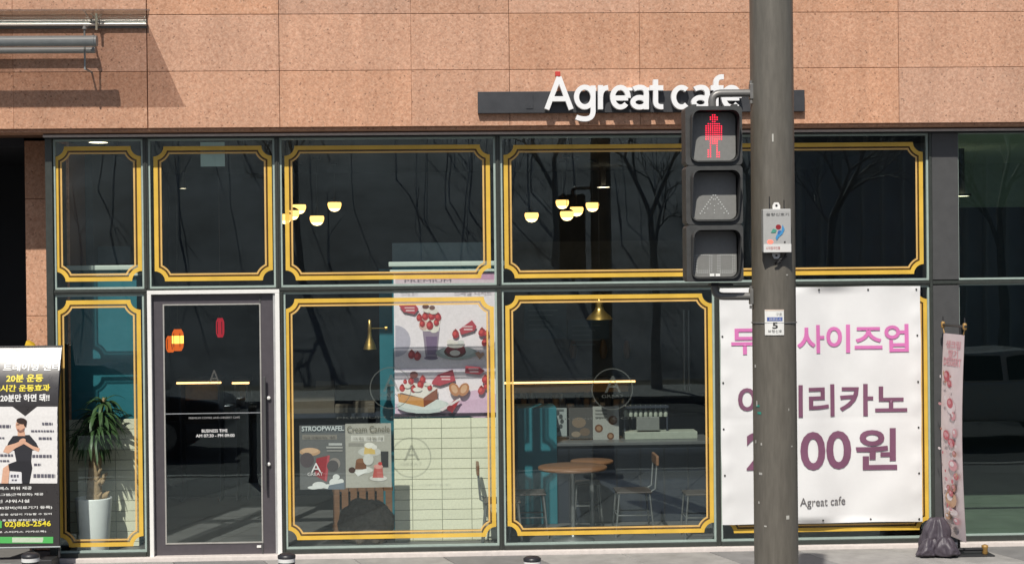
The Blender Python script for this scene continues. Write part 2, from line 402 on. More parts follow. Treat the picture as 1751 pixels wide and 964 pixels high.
for k in range(17): MB().box(7.6+k*.48, 7.66+k*.48, -21.4, -21.15, .3, 5.1).build('fin', mat('far_fin', (.84, .82, .78), .6), fb)
MB().box(7.2, 15.7, -23.8, -21.1, 5.4, 5.65).build('roof', mat('far_roof', (.12, .12, .12), .8), fb)
M_bark = mat('winter_bark', (.34, .33, .32), .9, var=.3, scale=12)
def grow(b, p, d, L, r, depth):
    q = p+d*L*.55+Vector((random.uniform(-.1, .1), random.uniform(-.1, .1), 0))*L*.3; e = q+d*L*.45
    b.tube([p, q, e], [r, r*.85, r*.66], 6 if depth > 2 else 4, caps=False)
    if depth == 0: return
    for k in range(3 if depth > 1 else 4):
        a = random.uniform(0, 6.28); sp = random.uniform(.35, .75)
        side_v = d.orthogonal().normalized(); w = Matrix.Rotation(a, 3, d) @ side_v
        grow(b, e if k < 2 else q, (d*math.cos(sp)+w*math.sin(sp)+Vector((0, 0, .12))).normalized(), L*random.uniform(.6, .78), r*.6, depth-1)
protos = []
for s in range(3):
    random.seed(40+s)
    t = MB(); t.tube([(0, 0, -.2), (.05, 0, .9), (0, .06, 1.8)], [.13, .10, .09], 8, caps=False)
    c = MB(); grow(c, Vector((0, .06, 1.75)), Vector((.05, 0, 1)).normalized(), 1.7, .085, 5)
    root = empty('bare_tree', (0, 0, 0)); t.build('trunk', M_bark, root, fix=False); c.build('crown', M_bark, root, fix=False)
    protos.append(root)
random.seed(11)
spots = [(4.0, -18.9), (7.6, -18.6), (11.6, -19.1), (-4.5, -29), (2.5, -28.5), (7.5, -27), (13, -29), (18.5, -27.5)]
for k, (x, y) in enumerate(spots):
    z = 0 if y > -20 else 1.6
    o = protos[k] if k < 3 else copy_tree(protos[k % 3], (x, y, z))
    o.location = (x, y, z); o.rotation_euler.z = random.uniform(0, 6.28); s = random.uniform(.85, 1.25); o.scale = (s, s, s)
    tag(o, 'bare winter tree across the street, mirrored in the shop windows', 'tree', 'bare trees across the street')

# cars passing on the road below the view, seen only as reflections in the glass
M_tyre = mat('tyre_rubber', (.02, .02, .02), .8); M_rim = mat('wheel_rim', (.45, .45, .46), .3, .7); M_cg = mat('car_glass', (.01, .012, .014), .08, 0, var=0, spec=.8)
def car(cx, cy, col, label, flip=1):
    root = tag(empty('car', (cx, cy, -.13)), label, 'car', 'cars on the road')
    M = mat('car_paint_%d' % int(col[0]*100), col, .25, 0, var=0, coat=.8); z0 = -.13
    low = [(-2.25, .38), (-2.28, .62), (-2.15, .82), (-1.35, .93), (1.2, .96), (2.1, .90), (2.25, .70), (2.22, .35)]
    cab = [(-1.25, .93), (-.45, 1.38), (.55, 1.43), (1.15, 1.36), (1.85, .95)]
    def loft(prof, hw, hw2, zsplit):
        b = MB(); n = len(prof); v = []
        for sy in (-1, 1):
            for x, z in prof:
                w = hw if z <= zsplit else hw2; v.append((cx+flip*x, cy+sy*w, z0+z))
        f = [tuple(range(n)), tuple(range(2*n-1, n-1, -1))]+[(i, (i+1) % n, n+(i+1) % n, n+i) for i in range(n)]
        return b.add(v, f)
    loft(low, .88, .84, .8).build('body', M, root, bevel=.06, seg=3)
    loft(cab, .80, .62, 1.0).build('cabin', M, root, bevel=.05, seg=3)
    for sy in (-1, 1):
        for xa, xb, xc, xd in ((-.95, .22, .22, -.38), (.30, 1.55, 1.02, .30)):
            pts = [(xa, .98), (xb, .98), (xc, 1.34), (xd, 1.34)]
            b = MB(); b.add([(cx+flip*x, cy+sy*(.812-(z-.93)*.39), z0+z) for x, z in pts], [(0, 1, 2, 3)]); b.build('side_window', M_cg, root, fix=False)
    b = MB(); b.add([(cx+flip*-1.262, cy-.72, z0+.965), (cx+flip*-1.262, cy+.72, z0+.965), (cx+flip*-.55, cy+.58, z0+1.355), (cx+flip*-.55, cy-.58, z0+1.355)], [(0, 1, 2, 3)]); b.build('windscreen', M_cg, root, fix=False)
    for wx in (-1.38, 1.36):
        for sy in (-1, 1):
            w = MB().tube([(cx+flip*wx, cy+sy*.70, z0+.32), (cx+flip*wx, cy+sy*.895, z0+.32)], .32, 24).build('wheel', M_tyre, root)
            MB().tube([(cx+flip*wx, cy+sy*.80, z0+.32), (cx+flip*wx, cy+sy*.902, z0+.32)], .21, 18).build('rim', M_rim, w)
    for sy in (-1, 1):
        MB().box(cx+flip*-2.27-.03, cx+flip*-2.27+.08, cy+sy*.66-.16, cy+sy*.66+.16, z0+.62, z0+.76).build('headlight', M_rim, root, bevel=.02)
        MB().box(cx+flip*2.24-.05, cx+flip*2.24+.04, cy+sy*.66-.14, cy+sy*.66+.14, z0+.66, z0+.80).build('tail_light', mat('tail_light_red', (.3, .01, .01), .3), root, bevel=.02)
car(7.6, -9.6, (.72, .72, .70), 'white saloon car on the road, mirrored in the right shop window', 1)
car(-6.0, -9.6, (.06, .065, .08), 'dark saloon car on the road, mirrored in the cafe door', -1)

# =================================================================== THE BUILDING
B = tag(empty('cafe_building', (0, 0, 0)), 'pink granite building with dark framed shop windows edged in gold', 'building')
zg = [P(876, 215.5, GY).z]; dz = P(876, 119.9, GY).z-zg[0]; dz = (P(876, 23.4, GY).z-zg[0])/2
TOP = zg[0]+dz*6
wall = MB().box(-12, 14, GY+.03, 9, zg[0]+.003, TOP).build('upper_wall', M_joint, B)
xs = [P(22.5, 115, GY).x-2.32, P(22.5, 115, GY).x-1.16]+[P(px, 118, GY).x for px in (22.0, 252, 477.5, 703, 871, 1094)]
xs += [P(1094, 118, GY).x+1.16, P(1537, 116, GY).x, P(1537, 116, GY).x+1.165, P(1537, 116, GY).x+2.33, P(1537, 116, GY).x+3.49]
meshes = {}
J = .0036
for j in range(6):
    for i in range(len(xs)-1):
        w = round(xs[i+1]-xs[i], 2)
        if w not in meshes:
            o = MB().chbox(J/2, xs[i+1]-xs[i]-J/2, 0, .03, J/2, dz-J/2, .003).build('granite_panel', GRAN)
            meshes[w] = o.data; bpy.data.objects.remove(o)
        o = bpy.data.objects.new('granite_panel', meshes[w]); o.location = (xs[i], GY+random.uniform(0, .002), zg[0]+j*dz); link(o, wall)
CY_SOF = .0595
# soffit and head trims over the glazing
XL = P(82, 500, 0).x; XR = P(1638, 480, 0).x
MB().box(-12, 14, GY+.034, CY_SOF, zg[0]-.022, zg[0]+.001).build('soffit', GRAN, B)
zt = P(852, 233.5, 0).z
MB().box(XL, 14, -.10, .06, P(852, 226, -.1).z, zg[0]-.024).build('head_trim', M_head, B)
MB().box(XL, 14, -.108, -.04, P(852, 229.7, -.08).z, P(852, 226.3, -.08).z).build('head_strip', M_strip, B)
MB().box(XL, 14, -.06, .06, zt, P(852, 230, -.06).z).build('head_frame', M_black, B)
# sill: pale stone strip under the frames
MB().box(XL, 9, -.09, .09, -.01, .036).build('sill', mat('sill_stone', (.66, .60, .56), .7, var=.12, scale=20), B, bevel=.006)
ZB = .062                                        # underside of glazing
mulx = [P(252, 490).x, P(476.6, 490).x, P(854, 560).x, P(1226, 650).x]
def bar(name, x0, x1, z0, z1, vert, y0=-.035, y1=.06):
    b = MB(); b.box(x0, x1, y0, y1, z0, z1)
    if vert: c = (x0+x1)/2; b.box(c-.006, c+.006, y0-.008, y0-.0005, z0+.001, z1-.001)
    else: c = (z0+z1)/2; b.box(x0+.001, x1-.001, y0-.008, y0-.0005, c-.006, c+.006)
    return b.build(name, M_frame, B, bevel=.0015, seg=1)
ZT0, ZT1 = P(852, 495.4).z, P(852, 487).z         # transom
GXR = P(1588, 480).x
MB().box(XL, P(92.5, 400).x, -.05, .08, .037, zt).build('frame_post', M_frame, B, bevel=.003)
bar('transom', P(93, 480).x, GXR, ZT0, ZT1, False)
for k, x in enumerate(mulx):
    z0 = ZT1 if k == 1 else .037
    if k == 0: bar('mullion', x-.021, x+.021, ZT1+.001, zt, True); bar('mullion', x-.026, x+.002, .037, ZT0-.001, True)
    elif k == 1: bar('mullion', x-.021, x+.021, ZT1+.001, zt, True); bar('mullion', x+.014, x+.040, .037, ZT0-.001, True)
    elif k == 2: bar('mullion', x-.02, x+.02, ZT1+.001, zt, True); bar('mullion', x-.02, x+.02, .037, ZT0-.001, True)
    else: bar('mullion', x-.02, x+.02, .037, ZT0-.001, True)
for a, c in ((P(93, 480).x, mulx[0]-.028), (mulx[1]+.042, mulx[2]-.021), (mulx[2]+.021, mulx[3]-.021), (mulx[3]+.021, GXR)):
    MB().box(a, c, -.045, .06, .037, ZB+.012).build('bottom_rail', M_frame, B, bevel=.002, seg=1)
# charcoal panel between the cafe and the next shop
MB().box(GXR+.001, GXR+.026, -.04, .08, .037, zt).build('frame_post', M_frame, B, bevel=.003)
for z0, z1 in ((.037, ZT0-.003), (ZT1+.003, zt)):
    MB().box(GXR+.029, XR, -.035, .3, z0, z1).build('pillar_panel', M_frame2, B, bevel=.003)
MB().box(GXR+.027, 9, -.045, .05, ZT0+.008, ZT1-.006).build('transom', M_frame, B, bevel=.002)
MB().box(XR+.001, 9, -.03, .05, .037, .085).build('bottom_rail', M_frame, B, bevel=.002)

def ring(b, outer, inner, y, mi):
    n = len(outer); vs = [(p[0], y, p[1]) for p in outer]+[(p[0], y, p[1]) for p in inner]
    b.add(vs, [(i, (i+1) % n, n+(i+1) % n, n+i) for i in range(n)], mi)
def notched(x0, x1, z0, z1, r, d, n=7):
    """rectangle with concave quarter-round corners, inset by d"""
    pts = []; rr = r+d; a0 = math.asin(min(1, d/rr))
    for cx, cz, st in ((x1, z1, 180), (x0, z1, 270), (x0, z0, 0), (x1, z0, 90)):
        for k in range(n+1):
            a = R(st)+a0+(math.pi/2-2*a0)*(n-k)/n
            pts.append((cx+rr*math.cos(a), cz+rr*math.sin(a)))
    return pts
def window(x0, x1, z0, z1, gold, glassm=None, bead=.018, bx=(1, 1, 1, 1)):
    b = MB(); o = [(x0, z0), (x1, z0), (x1, z1), (x0, z1)]
    i = [(x0+bead*bx[0], z0+bead*bx[2]), (x1-bead*bx[1], z0+bead*bx[2]), (x1-bead*bx[1], z1-bead*bx[3]), (x0+bead*bx[0], z1-bead*bx[3])]
    n = 4; y0 = -.016; y1 = .016
    vs = [(p[0], y0, p[1]) for p in o]+[(p[0], y0, p[1]) for p in i]+[(p[0], y1, p[1]) for p in i]+[(p[0], y1, p[1]) for p in o]
    f = []
    for s in range(4):
        for k in range(4): f.append((s*4+k, s*4+(k+1) % 4, ((s+1) % 4)*4+(k+1) % 4, ((s+1) % 4)*4+k))
    w = b.add(vs, f).build('window', M_bead, B)
    MB().add([(i[0][0]-.004, 0, i[0][1]-.004), (i[1][0]+.004, 0, i[1][1]-.004), (i[2][0]+.004, 0, i[2][1]+.004), (i[3][0]-.004, 0, i[3][1]+.004)], [(0, 1, 2, 3)]).build('glass_pane', glassm or M_glass, w, fix=False)
    if gold:
        gx0, gx1, gz0, gz1, r = gold; g = MB()
        T1, T2, T3 = .037, .054, .069
        rings = [notched(gx0, gx1, gz0, gz1, r, d) for d in (0, T1, T2, T3)]
        ring(g, rings[0], rings[1], -.003, 0); ring(g, rings[1], rings[2], -.003, 2); ring(g, rings[2], rings[3], -.003, 1)
        g.build('gold_border', [M_gold, M_gold2, M_goldgap], w, fix=False)
    return w
def gold(l, t, r, b_, rad=.09):
    cy = (t+b_)/2; cx = (l+r)/2
    return (P(l, cy).x, P(r, cy).x, P(cx, b_).z, P(cx, t).z, rad)
gx = P(93.2, 400).x
window(gx, mulx[0]-.0215, ZT1+.001, zt-.001, gold(93.5, 250.5, 242, 481))
window(mulx[0]+.0215, mulx[1]-.0215, ZT1+.001, zt-.001, gold(263.5, 250, 465.5, 480))
window(mulx[1]+.0215, mulx[2]-.0215, ZT1+.001, zt-.001, gold(487.5, 248.5, 838.5, 477.5))
window(mulx[2]+.0215, GXR-.001, ZT1+.001, zt-.001, gold(862, 245.7, 1578.5, 472))
ZW = ZB+.0135
window(gx, mulx[0]-.0275, ZW, ZT0-.001, gold(98.5, 513, 243, 934))
window(mulx[1]+.041, mulx[2]-.0215, ZW, ZT0-.001, gold(488.8, 509, 846.5, 919.8))
window(mulx[2]+.0215, mulx[3]-.0215, ZW, ZT0-.001, gold(866, 503.5, 1219, 912.5))
window(mulx[3]+.0215, GXR-.001, ZW, ZT0-.001, gold(1236, 496, 1587, 908))
window(XR+.001, 8.9, ZT1, zt-.001, None, M_glass2, bead=.014, bx=(.5, .5, 1.2, .6))
window(XR+.001, 8.9, .086, ZT0+.007, None, M_glass2, bead=.014, bx=(.5, .5, 1.2, 1))

# door: white jambs, dark leaf with a glass panel
x0, x1 = P(252.7, 500).x+.001, P(478.6, 500).x; zd = P(370, 495.6).z; jw = .036
f = MB(); f.box(x0, x0+jw, -.05, .08, .0, zd-jw); f.box(x1-jw-.004, x1, -.05, .08, .0, zd-jw); f.box(x0, x1, -.05, .08, zd-jw+.0005, zd)
f.build('door_frame', M_white, B, bevel=.003, seg=1)
MB().box(x1-jw-.024, x1-jw-.0045, -.03, .07, .0, zd-jw-.001).build('door_stop', mat('silver_strip', (.5, .5, .5), .4, .4), B, bevel=.002, seg=1)
lx0, lx1, lz1 = x0+jw+.002, x1-jw-.026, zd-jw-.004
a = P(278.5, 520, .01); c = P(450.5, 927, .01); dx0, dx1, dz0, dz1 = a.x, c.x, c.z, a.z
f = MB(); y0, y1 = .005, .05
f.box(lx0, dx0, y0, y1, .012, lz1); f.box(dx1, lx1, y0, y1, .012, lz1); f.box(dx0+.0003, dx1-.0003, y0, y1, .012, dz0); f.box(dx0+.0003, dx1-.0003, y0, y1, dz1, lz1)
door = f.build('door', M_door, B)
g = MB(); e = .012
for q in ((dx0, dx0+e, dz0, dz1), (dx1-e, dx1, dz0, dz1), (dx0+e, dx1-e, dz0, dz0+e), (dx0+e, dx1-e, dz1-e, dz1)): g.box(q[0], q[1], -.002, .02, q[2], q[3])
g.build('glazing_bead', mat('bead_metal', (.42, .41, .38), .4, .3), door)
MB().add([(dx0+.005, .012, dz0+.005), (dx1-.005, .012, dz0+.005), (dx1-.005, .012, dz1-.005), (dx0+.005, .012, dz1-.005)], [(0, 1, 2, 3)]).build('glass_pane', M_glass, door, fix=False)
for q in ((dz1, lz1-.002), (.014, dz0)): MB().box(dx1-e, dx1, -.004, .004, *q).build('seam_strip', M_frame2, door)
hx = P(454, 700).x; hz0, hz1 = P(454, 836).z, P(454, 643).z
h = MB(); h.box(hx-.011, hx+.009, -.06, -.04, hz0, hz1)
for pz in (P(459, 680).z, P(459, 793).z): h.tube([(hx, -.06, pz), (hx, .006, pz)], .008, 8)
h.build('handle', M_frame2, door, bevel=.003)
for py in (680, 793):
    q = P(459.5, py); MB().lathe([(.001, 0), (.017, .0), (.017, .025), (.001, .025)], (0, 0, 0), 12).build('knob', M_white, door).matrix_local = Matrix.Translation((q.x+.001, .004, q.z)) @ Matrix.Rotation(R(90), 4, 'X')
q = P(443, 935); MB().box(q.x-.02, q.x+.02, -.004, .006, q.z-.004, q.z+.018).build('lock', M_white, door, bevel=.004)
f = MB(); f.box(dx0+e, dx1-e, .004, .009, P(370, 707).z, P(370, 705.4).z); f.build('film_line', mat('film_line', (.22, .23, .24), .5), door)
Mw = mat('white_lettering', (.7, .7, .7), .5, var=0)
ptext('BUSINESS TIME', 345, 733, 389, 739, .008, Mw, door, offset=.015)
ptext('AM 07:30 - PM 09:00', 335, 741, 401, 747.5, .008, Mw, door, offset=.015)
ptext('PREMIUM COFFEE AND DESSERT CAFE', 323, 711.5, 410, 716, .008, mat('grey_lettering', (.35, .35, .35), .5, var=0), door)
ptext('A', 357, 632, 376, 655, .008, M_etch, door)

# etched round marks on the windows
def logo(px, py, parent, rr=36):
    c = P(px, py); r = rr/190
    g = MB(); n = 36; pts = [(c.x+math.cos(2*math.pi*k/n)*r, c.z+math.sin(2*math.pi*k/n)*r) for k in range(n)]
    pin = [(c.x+math.cos(2*math.pi*k/n)*(r-.010), c.z+math.sin(2*math.pi*k/n)*(r-.010)) for k in range(n)]
    ring(g, pts, pin, .004, 0); g.build('etched_ring', M_etch, parent, fix=False)
    ptext('A', px-13, py-23, px+15, py+6, .004, M_etch, parent, name='etched_letter')
    ptext('GREAT', px-18, py+9, px+20, py+15, .004, M_etch, parent, name='etched_letter')
    ptext('PREMIUM COFFEE', px-92, py+47, px+70, py+53, .004, M_etch, parent, name='etched_letter')
wins = [o for o in B.children if o.name.startswith('window')]
logo(668, 663, wins[5]); logo(1047, 665, wins[6])

# granite column and dark entrance left of the cafe
CY = .59; cx0 = P(44, 430, CY).x; cx1 = XL+.05
MB().box(XL+.004, XL+.03, .081, CY-.001, .0, zt).build('side_return', M_frame, B)
colm = MB().box(cx0+.01, cx1-.01, CY+.03, 1.3, 0, zg[0]-.023).build('entrance_column', M_joint, B)
zz = [0, .98, P(60, 540, CY).z, P(60, 340, CY).z, zg[0]-.024]
for k in range(4):
    o = MB().chbox(cx0, cx1, CY, CY+.03, zz[k]+.002, zz[k+1]-.002, .003).build('granite_panel', GRAN, colm)
MB().box(-12, cx0+.3, 3.2, 3.4, 0, zg[0]+.002).build('entrance_wall', M_dark, B)
MB().box(-6.6, -6.4, .3, 3.2, 0, zg[0]+.002).build('entrance_side_wall', M_dark, B)
MB().box(-12, cx0-.004, CY, 3.2, zg[0]-.08, zg[0]+.002).build('entrance_ceiling', M_dark, B)

# rooms
MB().box(cx1-.01, XR-.02, .101, 6.5, -.011, .02).build('floor', M_floor, B)
MB().box(XR-.019, 9.5, .101, 6.5, -.011, .02).build('shop_floor', mat('pale_shop_floor', (.17, .18, .165), .5, var=.2, scale=3), B)
MB().box(cx1+.002, XR-.02, .0605, 6.5, zt+.03, zg[0]-.024).build('ceiling', M_ceil, B)
MB().box(cx1-.012, 9.5, 5.4, 5.6, .021, zt+.03).build('back_wall', M_dark, B)
MB().box(cx1-.01, cx1+.06, 1.31, 5.4, .021, zt+.029).build('side_wall', mat('grey_side_wall', (.10, .115, .12), .7), B)
MB().box(XR-.14, XR-.02, .301, 5.4, .021, zt+.029).build('party_wall', M_dark, B)
M_pc = mat('pale_green_ceiling', (.52, .60, .52), .6, var=.06)
MB().box(XR-.015, 9.5, .0605, 5.4, zt+.005, zt+.03).build('ceiling', M_pc, B)
MB().box(9.4, 9.5, .0605, 5.4, .021, zt+.004).build('side_wall', M_dark, B)
o = MB().box(XR-.01, 9.3, 4.2, 4.3, 3.25, zt+.004).build('ceiling_beam', mat('shop_beam', (.3, .36, .31), .6), B)

# partitions behind the glass: teal above, cream tiles below, pale ledge on top
def partition(px0, px1, y, ytop, ytile, tw=.278, th=.0955, t0=0.0, clip_b=925):
    cx = (px0+px1)/2; a = P(px0, 700, y).x; c = P(px1, 700, y).x; zt_ = P(cx, ytop, y).z; zl = P(cx, ytile, y).z
    w = MB().box(a, c, y, y+.28, .021, zt_).build('partition', M_teal, B)
    MB().box(a-.03, c+.03, y-.05, y+.33, zt_+.0005, zt_+.045).build('ledge', M_ledge, w, bevel=.008)
    MB().box(a-.02, c+.02, y-.035, y+.31, zt_-.055, zt_-.03).build('ledge_moulding', M_ledge, w, bevel=.006)
    MB().box(a, c, y-.006, y-.0005, .021, zl).build('grout', M_grout, w)
    j = 0; z = zl
    meshes = {}
    while z > .03:
        x = a-t0; z0 = max(z-th, .022)
        while x < c-.01:
            u0, u1 = max(x, a), min(x+tw, c)
            if u1-u0 > .01:
                k = (round(u1-u0, 3), round(z-z0, 3))
                if k not in meshes:
                    q = MB().chbox(.0025, u1-u0-.0025, 0, .008, .0025, z-z0-.0025, .002).build('tile', M_tile); meshes[k] = q.data; bpy.data.objects.remove(q)
                q = bpy.data.objects.new('tile', meshes[k]); q.location = (u0, y-.014, z0); link(q, w)
            x += tw
        z -= th; j += 1
    return w
PY = .60
part = partition(673, 861, PY, 455, 714, t0=.108)
part2 = partition(112, 236, PY, 462, 716, t0=.1)
MB().box(P(157, 440, 1.5).x, P(222, 440, 1.5).x, 1.5, 1.54, P(190, 450, 1.5).z, P(190, 421, 1.5).z).build('light_panel', mat('grey_blue_panel', (.13, .17, .18), .5), B)
MB().box(P(671, 440, 1.0).x, P(836, 440, 1.0).x, .95, 1.0, P(750, 449, 1.0).z, P(750, 415, 1.0).z).build('light_panel', MATS['grey_blue_panel'], B)
MB().box(P(648, 500, 1.3).x, P(690, 500, 1.3).x, 1.3, 1.5, .021, P(660, 460, 1.3).z).build('pilaster', M_teal, B)

# =================================================================== THINGS ON THE FACADE
# shop sign: dark bar with raised white letters
def box_px(b, x0, y0, x1, y1, yf, yb, mi=0):
    a = P(x0, y1, yf); c = P(x1, y0, yf); return b.box(a.x, c.x, yf, yb, a.z, c.z, mi)
M_bar = mat('sign_bar', (.045, .047, .052), .5, .2, var=.15, scale=10)
M_let = mat('white_sign_face', (.80, .80, .80), .4, var=.02)
sg = tag(empty('shop_sign', P(1096, 174, GY)), 'white raised letter cafe sign on a long charcoal bar', 'sign')
by = GY-.055
a = P(817, 175, by); c = P(1376, 172, by); zc = P(1096, 173.3, by).z
MB().box(a.x, c.x, by, GY-.001, zc-.098, zc+.092).build('backing_bar', M_bar, sg, bevel=.003)
for px in (905, 1180, 1330):
    q = P(px, 175, GY); MB().box(q.x-.03, q.x+.03, by-.006, by-.0005, zc-.06, zc+.06).build('mounting_plate', M_bar, sg)
ly = by-.05
# letters drawn as strokes of even width (coordinates in a 4.3775x enlargement of the photo, origin 900,110)
def arc(cx, cy, rx, ry, a0, a1, n=18): return [(cx+rx*math.cos(R(a0+(a1-a0)*k/n)), cy+ry*math.sin(R(a0+(a1-a0)*k/n))) for k in range(n+1)]
def bez(*p, n=8):
    out = []
    for k in range(n+1):
        t = k/n; q_ = [Vector(v) for v in p]
        while len(q_) > 1: q_ = [q_[i]*(1-t)+q_[i+1]*t for i in range(len(q_)-1)]
        out.append(tuple(q_[0]))
    return out
def e_shape(x): return [[(x-58, 256), (x+57, 256)], arc(x, 250, 58, 73, 4, -318, 30)]
def a_shape(x): return [[(x+49, 340), (x+49, 225)]+bez((x+49, 225), (x+49, 176), (x+2, 176), n=7)[1:]+bez((x+2, 176), (x-28, 177), (x-46, 190), n=5)[1:], arc(x-2, 288, 50, 36, 0, 360, 24)]
LET = [[[(152, 340), (243, 100)], [(243, 100), (334, 340)], [(188, 262), (300, 262)]],
       [arc(436, 248, 62, 73, 0, 360, 28), [(498, 163), (498, 350)]+bez((498, 350), (498, 412), (435, 412), n=7)[1:]+bez((435, 412), (400, 411), (372, 398), n=4)[1:]],
       [[(553, 160), (553, 340)], bez((553, 250), (556, 180), (610, 178))], e_shape(702), a_shape(847),
       [[(965, 118), (965, 285)]+bez((965, 285), (966, 325), (1022, 321), n=6)[1:], [(922, 180), (1022, 180)]],
       [arc(1158, 250, 58, 73, -48, -312, 26)], a_shape(1303),
       [[(1416, 340), (1416, 145)]+bez((1416, 145), (1418, 92), (1474, 98), n=6)[1:], [(1378, 180), (1472, 180)]], e_shape(1532)]
SWD = 37/4.3775/2
for strokes in LET:
    b = MB()
    for si, pts in enumerate(strokes):
        closed = math.hypot(pts[0][0]-pts[-1][0], pts[0][1]-pts[-1][1]) < 1; v = []
        if closed: pts = pts[:-1]
        n = len(pts); pp = [Vector((900+x/4.3775, 110+y/4.3775)) for x, y in pts]
        y0, y1 = ly-.03-si*.0007, ly+.03
        for i in range(n):
            p0 = pp[i-1] if (closed or i) else pp[i]; p1 = pp[(i+1) % n] if (closed or i < n-1) else pp[i]
            d1 = (pp[i]-p0); d2 = (p1-pp[i]); d1 = d1.normalized() if d1.length else d2.normalized(); d2 = d2.normalized() if d2.length else d1
            t_ = (d1+d2).normalized(); nn = Vector((-t_.y, t_.x)); kf = 1/max(.5, abs(t_.dot(d1)))
            for sg_ in (-1, 1):
                q_ = P(pp[i].x+nn.x*SWD*sg_*kf, pp[i].y+nn.y*SWD*sg_*kf, ly); v += [(q_.x, y0, q_.z), (q_.x, y1, q_.z)]
        fs = []
        for i in range(n if closed else n-1):
            j = (i+1) % n; A_, B_ = i*4, j*4
            fs += [(A_, B_, B_+2, A_+2), (A_+1, A_+3, B_+3, B_+1), (A_, A_+1, B_+1, B_), (A_+2, B_+2, B_+3, A_+3)]
        if not closed: fs += [(0, 2, 3, 1), ((n-1)*4, (n-1)*4+1, (n-1)*4+3, (n-1)*4+2)]
        b.add(v, fs)
    b.build('letter', M_let, sg)
q = P(953.5, 127.5, ly); MB().box(q.x-.022, q.x+.022, ly-.03, ly+.03, q.z-.018, q.z+.022).build('red_square', mat('red_sign_face', (.55, .05, .04), .45), sg, bevel=.002)
for px, w in ((1010, 10), (1090, 22)):
    q = P(px, 152, by); MB().box(q.x-w*.005, q.x+w*.005, by-.004, GY-.004, zc+.0935, zc+.12).build('light_strip', M_let, sg)

# glass canopy over the entrance at the far left, with rail and duct
PC = .62
ca = P(252, 41, GY); cf = P(256, 18, GY-PC)
cn = tag(empty('glass_canopy', ca), 'grey tinted glass canopy sheet on a double steel rail', 'canopy')
zc = ca.z
b = MB(); v = [(-7, GY-.002, zc), (ca.x, GY-.002, zc), (cf.x, GY-PC, cf.z), (-7, GY-PC, cf.z)]
b.add([(x, y, z) for x, y, z in v]+[(x, y, z+.012) for x, y, z in v], [(0, 1, 2, 3), (7, 6, 5, 4), (0, 4, 5, 1), (1, 5, 6, 2), (2, 6, 7, 3), (3, 7, 4, 0)])
b.build('glass_sheet', M_canopy, cn)
M_galv = mat('galvanised_steel', (.27, .30, .30), .42, .0, var=.12, scale=14)
M_galvd = mat('dark_galvanised', (.20, .21, .21), .45, .4, var=.12)
zr = P(150, 36.5, GY-.03).z; zr2 = P(150, 42.5, GY-.03).z
MB().tube([(-7, GY-.04, zr), (ca.x-.002, GY-.04, zr)], .011, 10).build('upper_rail', mat('bright_rail', (.62, .62, .58), .3, .4), cn)
MB().tube([(-7, GY-.04, zr2), (ca.x-.002, GY-.04, zr2)], .014, 10).build('lower_rail', MATS['bright_rail'], cn)
MB().box(-7, ca.x-.002, GY-.018, GY-.001, zr2-.03, zr+.02).build('rail_backing', M_galvd, cn)
q = P(165, 37, GY-.1)
b = MB(); b.tube([(q.x, q.y, q.z+.07), (q.x, q.y, q.z-.075)], .011, 8); b.tube([(q.x-.05, q.y, q.z+.07), (q.x, q.y, q.z+.02), (q.x+.045, q.y, q.z+.06)], .007, 6)
b.tube([(q.x-.02, q.y, q.z+.045), (q.x-.09, GY-.03, q.z-.02)], .007, 6); b.tube([(q.x, q.y, q.z-.02), (q.x, GY, q.z-.02)], .01, 8)
b.build('spider_fitting', mat('fitting_steel', (.62, .60, .48), .3, .4), cn)

dz_ = P(80, 71, GY-.37)
du = tag(empty('duct_pipe', P(80, 76, GY)), 'grey pipe duct hung below the glass canopy, with a thinner pipe', 'pipe')
yd = GY-.37; a = P(166, 70.5, yd)
MB().tube([(-7, yd, a.z), (a.x, yd, a.z)], .047, 20).build('large_pipe', M_galv, du)
yd2 = GY-.085; a2 = P(163, 86, yd2)
MB().tube([(-7, yd2, a2.z), (a2.x, yd2, a2.z)], .028, 14).build('thin_pipe', M_galv, du)
yr = GY-.20; q0 = P(147, 48, yr); q1 = P(148.5, 121, yr)
b = MB(); b.tube([(q0.x, yr-.055, q0.z), (q0.x, yr-.055, q1.z)], .0085, 8); b.tube([(q0.x, yr-.055, q0.z), (q0.x, GY-.05, q0.z+.04)], .008, 8); b.tube([(q0.x, yr-.055, q1.z+.01), (q0.x, GY, q1.z+.01)], .009, 8)
b.tube([(q0.x, yr-.055, q0.z-.02), (q0.x, yr-.055, q0.z+.012)], [.022, .008], 8)
b.build('hanger', M_galv, du)
MB().tube([(a.x-.035, yd, a.z), (a.x-.02, yd, a.z)], .051, 20).build('pipe_collar', M_galv, du)

